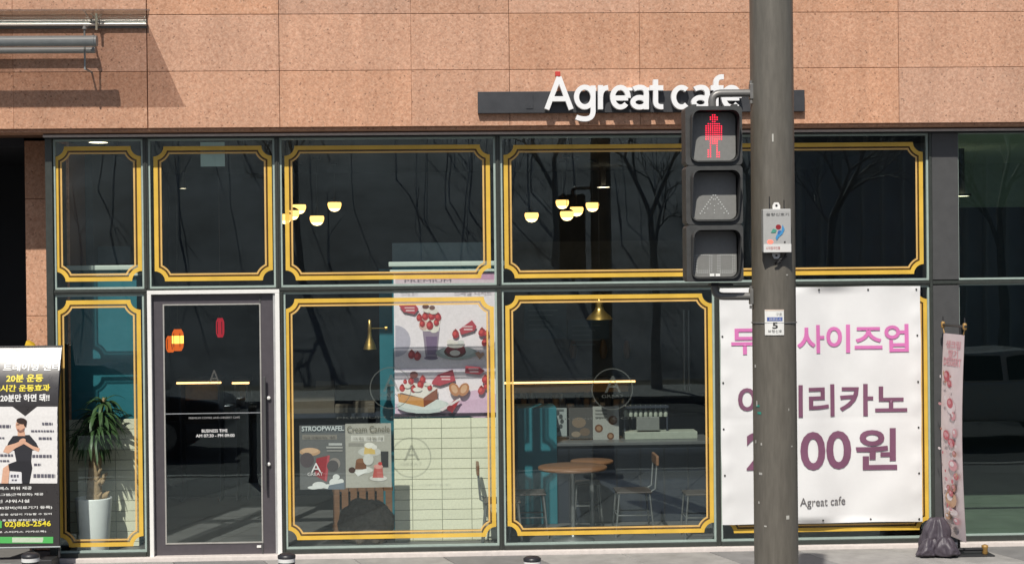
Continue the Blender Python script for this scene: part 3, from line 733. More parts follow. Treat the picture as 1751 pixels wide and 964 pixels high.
# white vinyl banner tied over the right-hand window
YB = -.055
ba = [P(1227.5, 492, YB), P(1573, 489, YB), P(1577, 890, YB), P(1238, 897, YB)]
X0 = (ba[0].x+ba[3].x)/2; X1 = (ba[1].x+ba[2].x)/2; Z1 = (ba[0].z+ba[1].z)/2; Z0 = (ba[2].z+ba[3].z)/2
bn = tag(empty('price_banner', ((X0+X1)/2, YB, Z0)), 'white vinyl cafe banner with pink and purple lettering over a window', 'banner')
def bump_y(x, z):
    u = (x-X0)/(X1-X0); w = (z-Z0)/(Z1-Z0)
    e = min(u, 1-u, w, 1-w)
    d = .016*mnoise.noise(Vector((x*1.6, z*1.1, 3)))+.010*mnoise.noise(Vector((x*4, z*2.6, 7)))
    d += .050*math.sin(u*11+w*1.6)*math.exp(-((u-.5)/.2)**2)+.007*math.sin((u*7-w*9)*2.2)*math.exp(-((u-.8)**2+(w-.25)**2)/.05)+.006*math.sin((u*9+w*8)*2)*math.exp(-((u-.12)**2+(w-.85)**2)/.03)
    d += .004*math.exp(-((w-.445)/.006)**2)                                   # fold line
    d += .018*math.exp(-((u)**2+(w)**2)/.006)-.012*math.exp(-((u-.04)**2+(w-.03)**2)/.002)
    for k in range(9):                                                     # puckers at the eyelets
        g = k/8
        for dd in ((u-0)**2*.7+(w-g)**2*1.4, (u-1)**2*.7+(w-g)**2*1.4): d -= .013*math.exp(-dd/.0014)
    return YB+d*min(1, e*30+.25)-.004
nx, nz = 70, 84; vs = []; fs = []
for j in range(nz+1):
    for i in range(nx+1):
        x = X0+(X1-X0)*i/nx; z = Z0+(Z1-Z0)*j/nz
        ex = .006*mnoise.noise(Vector((z*2.5, i*.001, 5))) if i in (0, nx) else 0; ez = .006*mnoise.noise(Vector((x*2.2, j*.001, 9))) if j in (0, nz) else 0
        vs.append((x+ex, bump_y(x, z), z+ez))
for j in range(nz):
    for i in range(nx): fs.append((j*(nx+1)+i, j*(nx+1)+i+1, (j+1)*(nx+1)+i+1, (j+1)*(nx+1)+i))
n0 = len(vs); vs2 = vs+[(x, y+.0015, z) for x, y, z in vs]
MB().add(vs2, fs+[tuple(n0+i for i in reversed(f)) for f in fs], 0, True).build('vinyl_sheet', M_banner, bn, fix=False)
def on_banner(q): return Vector((q.x, bump_y(q.x, q.z)-.009, q.z))
M_pink = mat('pink_print', (.62, .17, .42), .5, var=.03); M_pur = mat('purple_print', (.185, .075, .13), .5, var=.12, scale=5)
def brect(x0, y0, x1, y1):
    a = P(x0, y1, YB); c = P(x1, y0, YB); return a.x, c.x, a.z, c.z
def btext(s, x0, y0, x1, y1, M, off): 
    q = brect(x0, y0, x1, y1); return text(s, *q, YB, M, bn, offset=off, xf=on_banner, res=4, cell=.07)
btext('두배', 1250, 558, 1344, 606, M_pink, .022)
btext('사이즈업', 1361.5, 553.5, 1553, 604, M_pink, .022)
btext('아메리카노', 1261.5, 655, 1550, 714, M_pur, .018)
btext('2500', 1276, 736, 1456, 804, M_pur, .02)
btext('원', 1464, 731, 1533, 803, M_pur, .02)
btext('Agreat cafe', 1366, 848, 1446, 868, mat('grey_print', (.13, .12, .12), .5, var=0), .0)
b = MB()
ei = 0
for px, py in [(1235, 575), (1236, 654), (1237, 733), (1239, 812), (1568, 573), (1569, 652), (1570, 730), (1571, 808), (1401, 495.5), (1484, 495), (1566, 494.5), (1406, 888), (1489, 887), (1571, 886)]:
    q = P(px, py, YB); y = bump_y(q.x, q.z)-.003
    g = MB().tube([(q.x, y, q.z), (q.x, y-.005, q.z)], .0085, 10, smooth=False); g.build('eyelet', mat('eyelet_dark', (.06, .06, .055), .4, .5, var=0), bn)

# pale green sheet stuck inside the window above the door
q0, q1 = P(343, 285), P(384, 243)
tag(MB().box(q0.x, q1.x, .003, .005, q0.z, q1.z).build('paper_sheet', M_pale), 'pale green paper square stuck high on the window above the door', 'paper sheet')

# =================================================================== STREET FURNITURE
PYY = -5.04
# --- pole
q = P(1323, 480, PYY)
pl = tag(empty('signal_pole', (q.x, PYY, 0)), 'tall grey brown steel pole carrying the pedestrian signal', 'pole')
b = MB(); b.tube([(q.x, PYY, 0.02), (q.x, PYY, 2.5), (q.x, PYY, 5.6)], [.1285, .1265, .124], 40)
b.build('shaft', M_pole, pl)
MB().lathe([(.24, 0), (.24, .03), (.15, .035), (.14, .12), (.129, .14)], (q.x, PYY, 0), 28, capb=True).build('base_flange', M_pole, pl)
MB().lathe([(.126, 0), (.06, .06), (.002, .075)], (q.x, PYY, 5.6), 28).build('cap', M_pole, pl)
M_spot = mat('pale_paint_spot', (.45, .44, .40), .6, var=.2); M_green = mat('teal_tape_scrap', (.03, .25, .19), .6)
def on_pole(px, py, w, h, M, name, t=.001, lab=None):
    """small thing that follows the round of the pole"""
    rr = .1285+t; o = P(1323, 480, PYY)
    s0 = P(px, py, PYY-.12); dx = (s0.x-q.x)
    a = math.asin(max(-.98, min(.98, dx/rr))); da = w/rr/2; n = 5; vs = []
    for k in range(n+1):
        t_ = a-da+2*da*k/n
        vs += [(q.x+rr*math.sin(t_), PYY-rr*math.cos(t_), s0.z-h/2), (q.x+rr*math.sin(t_), PYY-rr*math.cos(t_), s0.z+h/2)]
    return MB().add(vs, [(2*k, 2*k+2, 2*k+3, 2*k+1) for k in range(n)]).build(name, M, pl, fix=False)
for px, py, w, h in ((1296, 627, .014, .017), (1298, 691, .010, .03), (1347, 884, .02, .022), (1297, 757, .012, .018), (1303, 811, .025, .014), (1304, 760, .01, .014), (1321, 236, .009, .045), (1355, 763, .014, .008), (1301, 861, .01, .014), (1346, 470, .012, .008), (1349, 700, .006, .014), (1310, 900, .016, .008)):
    on_pole(px, py, w, h, M_spot, 'paint_spot')
on_pole(1299, 695, .03, .012, M_green, 'tape_scrap'); on_pole(1301, 707, .03, .014, M_green, 'tape_scrap')
# strap wire at the sticker
MB().tube([(q.x+.1295*math.cos(a), PYY+.1295*math.sin(a), P(1323, 551, PYY).z) for a in [2*math.pi*k/40 for k in range(41)]], .0035, 6, caps=False).build('strap_wire', mat('strap_steel', (.2, .2, .2), .5, .4), pl)
# --- number plate sticker
st = tag(empty('number_sticker', P(1325, 551, PYY-.14)), 'small white number 5 sticker strapped to the grey pole', 'sticker')
ys = PYY-.1315
s0, s1 = P(1309.5, 573, ys), P(1340.5, 529, ys)
def rnd(x, z=0):      # follow the pole
    d = min(.12, abs(x-q.x)); return PYY-math.sqrt(.131**2-d*d)
def on_round(v): return Vector((v.x, rnd(v.x)-(ys-v.y)-.0005, v.z))
def curved(x0, x1, z0, z1, off, M, name, parent):
    n = 8; vs = []
    for k in range(n+1):
        x = x0+(x1-x0)*k/n; vs += [(x, rnd(x)-off, z0), (x, rnd(x)-off, z1)]
    return MB().add(vs, [(2*k, 2*k+2, 2*k+3, 2*k+1) for k in range(n)]).build(name, M, parent, fix=False)
curved(s0.x, s1.x, s0.z, s1.z, .001, mat('sticker_white', (.78, .78, .75), .45, var=.03), 'plate', st)
a, c = P(1312.5, 549, ys), P(1338, 542, ys); curved(a.x, c.x, a.z, c.z, .002, mat('sticker_blue', (.07, .12, .36), .5), 'blue_band', st)
a, c = P(1309.5, 531.5, ys), P(1340.5, 529, ys); curved(a.x, c.x, a.z, c.z, .002, mat('sticker_edge', (.75, .62, .52), .5), 'top_edge', st)
M_ink = mat('black_ink', (.03, .03, .03), .6, var=0); M_inkg = mat('grey_ink', (.2, .2, .2), .6, var=0)
a, c = P(1321, 562, ys), P(1330, 551, ys); text('5', a.x, c.x, a.z, c.z, ys, M_ink, st, offset=.03, xf=lambda v: on_round(v)-Vector((0, .002, 0)))
a, c = P(1314, 569, ys), P(1337, 563.5, ys); text('보행신호', a.x, c.x, a.z, c.z, ys, M_ink, st, xf=lambda v: on_round(v)-Vector((0, .002, 0)))
a, c = P(1327, 540, ys), P(1337, 535, ys); text('구로', a.x, c.x, a.z, c.z, ys, M_inkg, st, xf=lambda v: on_round(v)-Vector((0, .002, 0)))
a, c = P(1316, 548, ys), P(1335, 543.3, ys); text('안전도시', a.x, c.x, a.z, c.z, ys, mat('sticker_white', ()), st, xf=lambda v: on_round(v)-Vector((0, .003, 0)))
# --- control box
yb = PYY-.185
bx0, bx1 = P(1305.5, 432, yb), P(1352.5, 357, yb)
cb = tag(empty('control_box', (P(1329, 432, yb))), 'pale grey audible signal box with two antennas on the pole', 'control box')
M_cb = mat('box_plastic', (.40, .40, .39), .5, var=.05); M_cbw = mat('box_label', (.66, .66, .64), .5, var=.05)
MB().box(bx0.x, bx1.x, yb, yb+.055, bx0.z, bx1.z).build('case', M_cb, cb, bevel=.006)
a = P(1305.5, 417.5, yb); MB().box(bx0.x+.001, bx1.x-.001, yb-.003, yb-.0005, bx0.z+.002, a.z).build('lower_label', M_cbw, cb)
for py, sgn in ((351.5, 1), (437, -1)):
    p_ = P(1327.5, py, yb+.04); z_ = bx1.z if sgn > 0 else bx0.z
    pts = [(p_.x-.022, z_), (p_.x-.022, p_.z), (p_.x-.012, p_.z+sgn*.018), (p_.x+.012, p_.z+sgn*.018), (p_.x+.022, p_.z), (p_.x+.022, z_)]
    MB().prism(pts, yb+.038, yb+.045).build('mounting_tab', M_white, cb)
    MB().tube([(p_.x, yb+.036, p_.z), (p_.x, yb+.039, p_.z)], .007, 8).build('tab_screw', M_black, cb)
for px, py in ((1315.5, 336), (1340.5, 342)):
    p_ = P(px, py, yb+.03); MB().tube([(p_.x, yb+.03, bx1.z-.005), (p_.x, yb+.03, p_.z)], .0028, 6).build('antenna', M_black, cb)
c_ = [P(1344, 433, yb+.04), P(1341, 440, yb+.03), P(1333, 444, yb+.03), P(1325, 451, yb+.035), P(1330, 449, yb+.03), P(1345, 438, yb+.04)]
MB().tube(c_, .005, 6).build('cable', M_black, cb)
f = Flat(yb-.001)
f.el(1331, 388, 4.6, 4.2, (150, 30, 40)); f.pl([(1318, 398), (1322, 391), (1328, 393), (1326, 398)], (80, 160, 140))
f.pl([(1338, 384), (1341.5, 392), (1338, 400), (1332, 405), (1328, 411), (1326, 406), (1329, 400), (1336, 395)], (70, 150, 205))
f.pl([(1331, 394), (1336, 394), (1332, 401), (1329, 399)], (60, 110, 180))
f.build('emblem', cb)
f = Flat(yb-.001); f.el(1317, 413.5, 5, 3.6, emit('red_lamp_glow', (1, .12, .08), 1.6)); f.build('indicator_lamp', cb)
f = Flat(yb-.001); f.el(1342, 414, 1.6, 1.6, (40, 40, 40)); f.build('button', cb)
ptext('음향신호기', 1310, 364, 1349, 369.5, yb-.0012, M_ink, cb)
ptext('시각장애인용', 1310, 421.5, 1334, 427, yb-.0042, mat('red_ink', (.4, .03, .03), .6, var=0), cb)

# --- pedestrian signal head
YH = PYY-.10
sig = tag(empty('pedestrian_signal', P(1220, 483, YH)), 'black three section pedestrian signal showing a red standing figure', 'traffic signal')
hx0, hx1 = P(1172.5, 330, YH).x, P(1269.5, 330, YH).x; hc = (hx0+hx1)/2
hz = [P(1220, y, YH).z for y in (181.5, 283, 384, 482)]
def rrect(cx, cz, w, h, r, n=6):
    pts = []
    for sx, sz, st_ in ((1, 1, 0), (-1, 1, 90), (-1, -1, 180), (1, -1, 270)):
        for k in range(n+1):
            a = R(st_+90*k/n); pts.append((cx+sx*(w/2-r)+r*math.cos(a), cz+sz*(h/2-r)+r*math.sin(a)))
    return pts
for k in range(3):
    zt_, zb_ = hz[k], hz[k+1]; H_ = zt_-zb_; zc_ = (zt_+zb_)/2
    hs = MB(); ow = hx1-hx0
    outer = rrect(hc, zc_, ow, H_-.003, .022); inn = rrect(hc, zc_-.004, ow-.062, H_-.058, .042)
    n = len(outer)
    yF, yBk = YH-.012, YH+.14
    vs = [(p[0], yF, p[1]) for p in outer]+[(p[0], yF, p[1]) for p in inn]+[(p[0], yBk, p[1]) for p in outer]+[(p[0], YH+.03, p[1]) for p in inn]
    fs = []
    for i in range(n):
        j = (i+1) % n; fs += [(i, j, n+j, n+i), (i, 2*n+i, 2*n+j, j), (n+i, n+j, 3*n+j, 3*n+i)]
    fs.append(tuple(2*n+i for i in range(n)))
    h_o = hs.add(vs, fs).build('signal_section', M_sig, sig)
    # visor: rounded hood, long at the top, short at the bottom
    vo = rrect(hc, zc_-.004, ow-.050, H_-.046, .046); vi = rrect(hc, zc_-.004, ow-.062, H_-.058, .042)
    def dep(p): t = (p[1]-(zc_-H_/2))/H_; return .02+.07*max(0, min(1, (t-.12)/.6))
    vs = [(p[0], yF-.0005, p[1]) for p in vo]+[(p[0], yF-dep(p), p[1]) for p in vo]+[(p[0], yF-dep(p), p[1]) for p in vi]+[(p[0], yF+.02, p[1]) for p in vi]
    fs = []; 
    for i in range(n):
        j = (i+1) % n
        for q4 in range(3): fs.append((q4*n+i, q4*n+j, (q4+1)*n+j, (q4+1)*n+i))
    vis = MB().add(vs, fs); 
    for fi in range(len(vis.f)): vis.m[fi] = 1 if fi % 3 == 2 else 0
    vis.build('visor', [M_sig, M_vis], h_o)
    ln = MB(); lp = rrect(hc, zc_-.004, ow-.07, H_-.066, .038); ln.add([(p[0], YH+.012, p[1]) for p in lp], [tuple(range(len(lp)))]); ln.build('lens', M_lens, h_o)
    # dots
    d = MB(); yl = YH+.010
    def dot(px, py, r=.0052, mi=0, sq=False):
        p_ = P(px, py, yl); m_ = 4 if sq else 6
        d.add([(p_.x+r*math.cos(2*math.pi*i/m_+(.785 if sq else 0)), yl-.0006, p_.z+r*math.sin(2*math.pi*i/m_+(.785 if sq else 0))) for i in range(m_)], [tuple(range(m_))], mi)
    if k == 0:
        body = [(1210, 211.5), (1231, 211.5), (1235, 216), (1237, 236), (1235.5, 240.5), (1230.5, 240), (1229.5, 246), (1230.5, 262), (1233, 269.8), (1223.2, 269.8), (1222.6, 246), (1218.6, 246), (1218, 269.8), (1208, 269.8), (1210.5, 262), (1211, 246), (1210.5, 240), (1205.5, 240.5), (1204, 236), (1206, 216)]
        def inside(x, y):
            c = False
            for i in range(len(body)):
                (x1, y1), (x2, y2) = body[i], body[i-1]
                if (y1 > y) != (y2 > y) and x < (x2-x1)*(y-y1)/(y2-y1)+x1: c = not c
            return c
        for ri in range(20):
            py = 197+ri*3.75
            for i in range(-7, 7):
                px = 1220.5+(i+.5)*3.75
                if inside(1220.5+(px-1220.5)*1.05, py) or math.hypot(px-1220.5, py-203) < 7.0: dot(px, py, .0031)
        d.build('red_figure', M_red, h_o, fix=False)['kind'] = 'stuff'
    elif k == 1:
        for i in range(9):
            t_ = i/8
            for s_ in (-1, 1):
                dot(1221.5+s_*(2+t_*22), 334+t_*31, .0042); 
                if i % 2: dot(1221.5+s_*(-1+t_*20), 337+t_*31, .0036)
        for py in (352, 359, 364): dot(1221.5, py, .0032)
        d.build('unlit_figure', M_dled, h_o, fix=False)['kind'] = 'stuff'
    else:
        for cx_ in (1202.5, 1242):
            for i in range(7):
                for s_ in (-1, 1): dot(cx_+s_*14.5, 437+i*4.4, .0034); dot(cx_+s_*11, 437+i*4.4, .0034)
                dot(cx_-10+i*3.4, 466, .0036); dot(cx_-10+i*3.4, 462.5, .0030)
                dot(cx_-10+i*3.4, 436, .0030)
        d.build('unlit_digits', M_dled, h_o, fix=False)['kind'] = 'stuff'
        for px in (1217.5, 1227.5):
            g = P(px, 470, yl); MB().box(g.x-.013, g.x+.013, yl-.002, yl-.0005, g.z-.008, g.z+.008).build('marker_lamp', M_wled, h_o)
    if k < 2: MB().box(hx0+.012, hx1-.012, YH-.004, YH+.12, zb_-.006, zb_+.006).build('joint_strip', M_sig, sig)
def arm(pts, r, name):
    return MB().tube(pts, r, 14).build(name, M_steel2, sig)
M_steel2 = mat('arm_paint', (.19, .185, .175), .4, .3, var=.12)
ya = PYY-.02
def bend(p0, p1, p2, n=6):
    return [p0*(1-t)**2+p1*2*t*(1-t)+p2*t*t for t in [k/n for k in range(n+1)]]
t0 = P(1284, 159.5, ya); t1 = P(1232, 160, ya); t2 = P(1217.5, 161, ya); t3 = P(1217.5, 174, ya); t4 = P(1218, 184, ya)
arm([t0, t1]+bend(t1, t2, t3)[1:]+[t4], .0225, 'upper_arm')
t0 = P(1287, 506.5, ya); t1 = P(1238, 506.5, ya); t2 = P(1222.5, 506.5, ya); t3 = P(1222.5, 494, ya); t4 = P(1222.5, 483, ya)
arm([t0, t1]+bend(t1, t2, t3)[1:]+[t4], .0225, 'lower_arm')
for py in (157, 507):
    z_ = P(1283, py, ya).z
    g = P(1281.5, py, ya); MB().box(g.x+.0, g.x+.02, ya-.025, ya+.025, z_-.045, z_+.045).build('clamp_plate', M_steel2, sig, bevel=.004)
    for s_ in (-.06, .052): MB().tube([(g.x+.008, ya-.01, z_+s_-.010), (g.x+.008, ya-.01, z_+s_+.010)], .010, 8).build('clamp_bolt', M_steel2, sig)
g = P(1222, 485, ya); MB().box(g.x-.03, g.x+.10, ya-.05, ya+.05, g.z-.012, g.z+.0).build('lower_flange', M_black, sig, bevel=.003)
for px in (1185, 1255): g = P(px, 179.5, YH+.06); MB().box(g.x-.016, g.x+.016, YH+.03, YH+.09, hz[0], hz[0]+.014).build('top_lug', M_sig, sig, bevel=.003)

# --- bollards along the kerb
M_bol = mat('bollard_black', (.03, .03, .033), .4, .1, var=.2); M_bw = mat('bollard_band', (.75, .75, .73), .4, var=.05)
def bollard(px, py, label):
    t_ = P(px, py, PYY); r = .050
    root = tag(empty('bollard', (t_.x, PYY, 0)), label, 'bollard', 'bollards along the kerb')
    zt_ = t_.z
    MB().lathe([(r+.012, 0), (r+.012, .05), (r-.002, .07), (r-.002, zt_-.043)], (t_.x, PYY, 0), 20).build('post', M_bol, root)
    MB().lathe([(r, zt_-.043), (r, zt_-.021)], (t_.x, PYY, 0), 20).build('reflective_band', M_bw, root)
    MB().lathe([(r+.001, zt_-.021), (r+.002, zt_-.006), (r-.012, zt_+.004), (.001, zt_+.008)], (t_.x, PYY, 0), 20).build('cap', M_bol, root)
bollard(52, 946, 'black bollard with white band in front of the gym banner')
bollard(490, 947, 'black bollard with white band at the right edge of the door')
bollard(910, 952, 'black bollard cap before the table window')

# =================================================================== BANNER STANDS OUTSIDE
# --- gym banner at the left edge
yg = -.36
gb = tag(empty('gym_banner', P(50, 945, yg)), 'dark gym advertising banner with an exercising figure at the left edge', 'banner stand')
GX0, GX1 = P(-62, 760, yg).x, P(99.5, 760, yg).x; GZ0, GZ1 = P(50, 934, yg).z, P(50, 595, yg).z
b = MB(); n = 24; vs = []
def gy(x, z):
    s = max(0, z-GZ0-(GZ1-GZ0)*.66); return yg+.012*math.sin((z-GZ0)*2.2)+.004*mnoise.noise(Vector((x*3, z*2, 1)))+.5*.62/.58*s*s
for j in range(n+1):
    for i in range(9):
        x = GX0+(GX1-GX0)*i/8; z = GZ0+(GZ1-GZ0)*j/n; vs.append((x, gy(x, z), z))
k = len(vs); fs = [(j*9+i, j*9+i+1, (j+1)*9+i+1, (j+1)*9+i) for j in range(n) for i in range(8)]
M_gk = mat('gym_banner_black', (.035, .032, .033), .30, var=.05, spec=.6)
b.add(vs+[(x, y+.003, z) for x, y, z in vs], fs+[tuple(k+i for i in reversed(f)) for f in fs], 0, True).build('banner_sheet', M_gk, gb, fix=False)
xf = lambda v: Vector((v.x, gy(v.x, v.z)-(yg-v.y)-.003, v.z))
f = Flat(yg, xf)
# white block with a pointed notch, cut in strips so that it follows the sheet
W_ = (238, 236, 234)
for i in range(9):
    t0_, t1_ = i/9, (i+1)/9
    f.k = 0
    ya0, yb0 = 695+(826-695)*t0_, 695+(826-695)*t1_
    f.pl([(-62, ya0), (98, ya0), (97.5, yb0), (-62, yb0)], W_)
f.k = 1; f.pl([(20, 694), (64, 694), (43, 711)], M_gk)
SK = (224, 176, 148); HR = (52, 36, 32); BK = (44, 44, 50); SH_ = (34, 34, 40)
f.k = 2; f.el(35, 727, 8.6, 10.5, SK); f.pl([(30, 734), (41, 732), (43, 745), (30, 745)], SK)
f.el(37, 719.5, 9.2, 5.4, HR, 8); f.pl([(28, 725), (33, 724.5), (33, 726), (28, 726.3)], HR); f.pl([(28, 733.5), (33, 733), (32, 735), (29, 735)], (170, 110, 96)); f.pl([(29, 736), (36, 735), (42, 731), (41, 737), (34, 739)], (150, 112, 96)); f.pl([(40, 718), (46, 720), (44.5, 730), (41, 727)], HR)
f.k = 3; f.pl([(22, 745), (50, 743), (62, 757), (67, 768), (55, 770), (53, 790), (28, 790), (24, 770), (10, 768), (14, 756)], BK)
f.k = 5; f.pl([(10, 762), (24, 758), (40, 752), (42, 758), (26, 766), (14, 775), (5, 772)], SK)
f.pl([(68, 766), (56, 762), (40, 752), (38, 757), (56, 768), (66, 772)], SK); f.el(38, 754, 6.5, 4.5, SK, -30)
f.k = 5; f.pl([(28, 788), (53, 788), (55, 800), (50, 826), (38, 826), (36, 806), (12, 804), (14, 793)], SH_)
f.pl([(14, 794), (5, 800), (2, 826), (14, 826), (16, 806)], SK); f.pl([(16, 808), (37, 808), (37, 826), (16, 826)], (232, 232, 234))
f.k = 7
for i, (x0_, y0_, x1_, y1_) in enumerate([(72, 722, 90, 726), (53, 735, 92, 738), (-20, 726, 18, 731), (-20, 747, 8, 750), (66, 747, 88, 751), (0, 776, 22, 780), (0, 786, 16, 789), (55, 777, 88, 782), (58, 792, 70, 796), (57, 810, 94, 816), (18, 811, 32, 816), (20, 819, 30, 822)]):
    x_ = x0_; 
    while x_ < x1_:
        w_ = random.uniform(3, 6); f.rect(x_, y0_, min(x1_, x_+w_), y1_, (98, 96, 108)); f.k -= 1; x_ += w_+1.3
f.build('printed_figure', gb)
M_gw = mat('gym_print_white', (.75, .75, .73), .5, var=0); M_gy = mat('gym_print_yellow', (.75, .62, .04), .5, var=0); M_gg = mat('gym_print_green', (.08, .42, .10), .5, var=0)
def gt(s, x0_, y0_, x1_, y1_, M, off=.03):
    a = P(x0_, y1_, yg); c = P(x1_, y0_, yg); text(s, a.x, c.x, a.z, c.z, yg, M, gb, offset=off, xf=lambda v: xf(v)-Vector((0, .001, 0)), res=2)
gt('퍼스널 트레이닝 센터', -52, 621, 98, 636, M_gw)
gt('20분 운동', 8, 640, 71, 654, M_gy); gt('2시간 운동효과', -8, 657, 84, 670, M_gy); gt('20분만 하면 돼!!', 0, 673, 84, 687, M_gw)
gt('시니어 맥스 파워 제공', -30, 831, 54, 838, M_gw, .02); gt('체력인프로그램(근력강화) 제공', -40, 842, 74, 849, M_gw, .02); gt('전 개인 샤워시설', -30, 853, 50, 860, M_gw, .02)
gt('최고급 EMS장비(의료기기 등록)', -40, 864, 89, 872, M_gw, .02); gt('회원 입고 맞춤 운동 상담이 가능할 수 있어', -50, 876, 88, 882, M_gw, .02); gt('센터로 연락 후 방문 부탁드립니다', -40, 886, 77, 892, M_gw, .02)
gt('02)865-2546', 8, 889.5, 87, 903, M_gy, .03); gt('(전화번호로 스티커스 카카오톡)', -40, 906, 79, 912, M_gw, .02)
f = Flat(yg, xf); f.rect(-60, 917, 91, 928, M_gg); f.rect(21, 918, 74, 926.5, (200, 215, 190)); f.rect(-10, 890, 3, 902, M_gg)
f.build('printed_green_bar', gb)
gt('네이버 검색', 24, 919.5, 70, 925.5, mat('gym_ink', (.03, .05, .03), .6, var=0), .03)
M_sf = mat('stand_frame', (.04, .04, .042), .45, .3); M_sb = mat('stand_base', (.16, .155, .15), .7, var=.25, scale=12)
MB().tube([(GX0, gy(GX0, GZ1), GZ1+.006), (GX1+.008, gy(GX1, GZ1), GZ1+.006)], .008, 8).build('top_rod', M_sf, gb)
MB().tube([(GX0, yg, GZ0-.006), (GX1+.008, yg, GZ0-.006)], .008, 8).build('bottom_rod', MATS['galvanised_steel'], gb)
MB().tube([(GX1-.01, yg+.03, .1), (GX1-.01, yg+.03, GZ1-.5), (GX1-.01, gy(GX1, GZ1)+.02, GZ1)], .010, 8).build('upright', M_sf, gb)
for xx in (P(55, 930, yg+.03).x,):
    MB().tube([(xx, yg+.05, .07), (xx, yg+.19, GZ1+.0)], .012, 8).build('mast', M_sf, gb)
a = P(-40, 958, yg-.05); c = P(66, 938, yg-.05)
MB().box(a.x, c.x, yg-.14, yg+.22, .002, .075).build('base_tank', M_sb, gb, bevel=.02)
a = P(72, 950, yg); c = P(94, 934, yg); MB().box(a.x, c.x, yg-.1, yg+.16, .002, .10).build('base_foot', M_sf, gb, bevel=.01)
q = P(52, 588, yg+.19); f = MB(); f.add([(q.x-.055, q.y, q.z-.03), (q.x+.055, q.y, q.z-.03), (q.x+.035, q.y-.01, q.z+.01), (q.x-.01, q.y-.005, q.z+.035), (q.x-.035, q.y, q.z+.03)], [(0, 1, 2, 3, 4)])
f.add([(q.x-.055, q.y+.004, q.z-.03), (q.x+.055, q.y+.004, q.z-.03), (q.x+.035, q.y-.006, q.z+.01), (q.x-.01, q.y-.001, q.z+.035), (q.x-.035, q.y+.004, q.z+.03)], [(4, 3, 2, 1, 0)])
f.build('yellow_tag', mat('yellow_plastic', (.72, .45, .03), .45), gb, fix=False)
q = P(8, 948, yg-.2); tag(MB().box(q.x-.14, q.x+.05, yg-.26, yg-.165, .001, .085).build('concrete_block', mat('pale_concrete', (.6, .55, .5), .8, var=.2, scale=14), bevel=.01), 'pale concrete block at the foot of the gym banner', 'block')

# --- dessert banner on a folding stand, turned almost edge-on
YT = -.42
base = P(1634, 925, YT)
ds = tag(empty('dessert_banner', (base.x, YT, 0), R(-86.5)), 'narrow pink dessert banner on a gold footed stand, seen nearly edge on', 'banner stand')
WMd = WM[ds.name]
def local(b, name, M, bev=0, **k):
    o = b.build(name, M, None, bevel=bev, **k); o.parent = ds; o.matrix_parent_inverse = Matrix(); return o
ZZ0, ZZ1 = .14, P(1628, 571, YT).z
def dy(z): t = (z-ZZ0)/(ZZ1-ZZ0); return -.03*math.sin(math.pi*t)*1.0
n = 16; vs = []
for j in range(n+1):
    z = ZZ0+(ZZ1-ZZ0)*j/n
    for x in (-.24, -.08, .08, .24): vs.append((x, dy(z), z))
fs = [(j*4+i, j*4+i+1, (j+1)*4+i+1, (j+1)*4+i) for j in range(n) for i in range(3)]; k = len(vs)
M_db = mat('dessert_banner_print', (.70, .60, .61), .45, var=.1, scale=3)
local(MB().add(vs+[(x, y+.002, z) for x, y, z in vs], fs+[tuple(k+i for i in reversed(f)) for f in fs], 0, True), 'banner_sheet', M_db, fix=False)
b = MB(); pm = [paint((206, 104, 116)), paint((226, 164, 172)), paint((214, 172, 140)), paint((190, 130, 116)), paint((244, 232, 234))]
random.seed(5); kk = 0
def db(cx, cz, rx, rz, mi):
    global kk; kk += 1; b.add([(cx+rx*math.cos(2*math.pi*i/12), dy(cz)-.003-.0006*kk, cz+rz*math.sin(2*math.pi*i/12)) for i in range(12)], [tuple(range(12))], mi)
H_ = ZZ1-ZZ0
for u, w, rx, rz, mi in [(-.12, .79, .07, .05, 0), (-.05, .755, .05, .035, 0), (.0, .64, .1, .06, 4), (-.02, .66, .07, .045, 0), (.05, .60, .06, .04, 1), (-.1, .50, .07, .045, 0), (.02, .47, .08, .035, 0), (.1, .52, .05, .04, 1), (.05, .36, .10, .05, 1), (.12, .31, .06, .03, 0), (-.02, .19, .13, .075, 2), (-.06, .24, .05, .035, 3), (.06, .25, .05, .035, 3), (.0, .22, .05, .03, 0), (.0, .13, .14, .03, 4), (.1, .09, .07, .03, 1), (-.1, .10, .06, .03, 2), (.12, .42, .05, .03, 3)]:
    db(u, ZZ0+w*H_, rx, rz, mi); db(u-rx*.2, ZZ0+w*H_+rz*.2, rx*.5, rz*.45, (1 if mi in (0, 3) else 4))
for k_ in range(26):
    db(random.uniform(-.2, .2), ZZ0+H_*random.uniform(.04, .83), random.uniform(.012, .04), random.uniform(.01, .025), random.choice((0, 1, 1, 2, 4, 4, 3)))
local(b, 'printed_desserts', pm, fix=False)['kind'] = 'stuff'
for s_, w0, w1, zz in (('생크림', -.16, .17, .945), ('딸기', -.10, .12, .90), ('DESSERT', -.2, .2, .86)):
    me = text_mesh(s_, 0, .02, 2); v2 = [v.co for v in me.vertices]; ax = min(v.x for v in v2); bx_ = max(v.x for v in v2); ay = min(v.y for v in v2); by_ = max(v.y for v in v2)
    for v in me.vertices:
        z = ZZ0+zz*H_+(v.co.y-ay)/(by_-ay)*.07-.03; v.co = Vector((w0+(v.co.x-ax)/(bx_-ax)*(w1-w0), dy(z)-.004, z))
    me.materials.clear(); me.materials.append(pm[1]); o = bpy.data.objects.new('lettering', me); COL.objects.link(o); o.parent = ds
M_gc = mat('gold_plastic', (.34, .20, .06), .45, .1)
local(MB().tube([(-.27, 0, ZZ1+.075), (.27, 0, ZZ1+.075)], .012, 8), 'top_bar', M_sf)
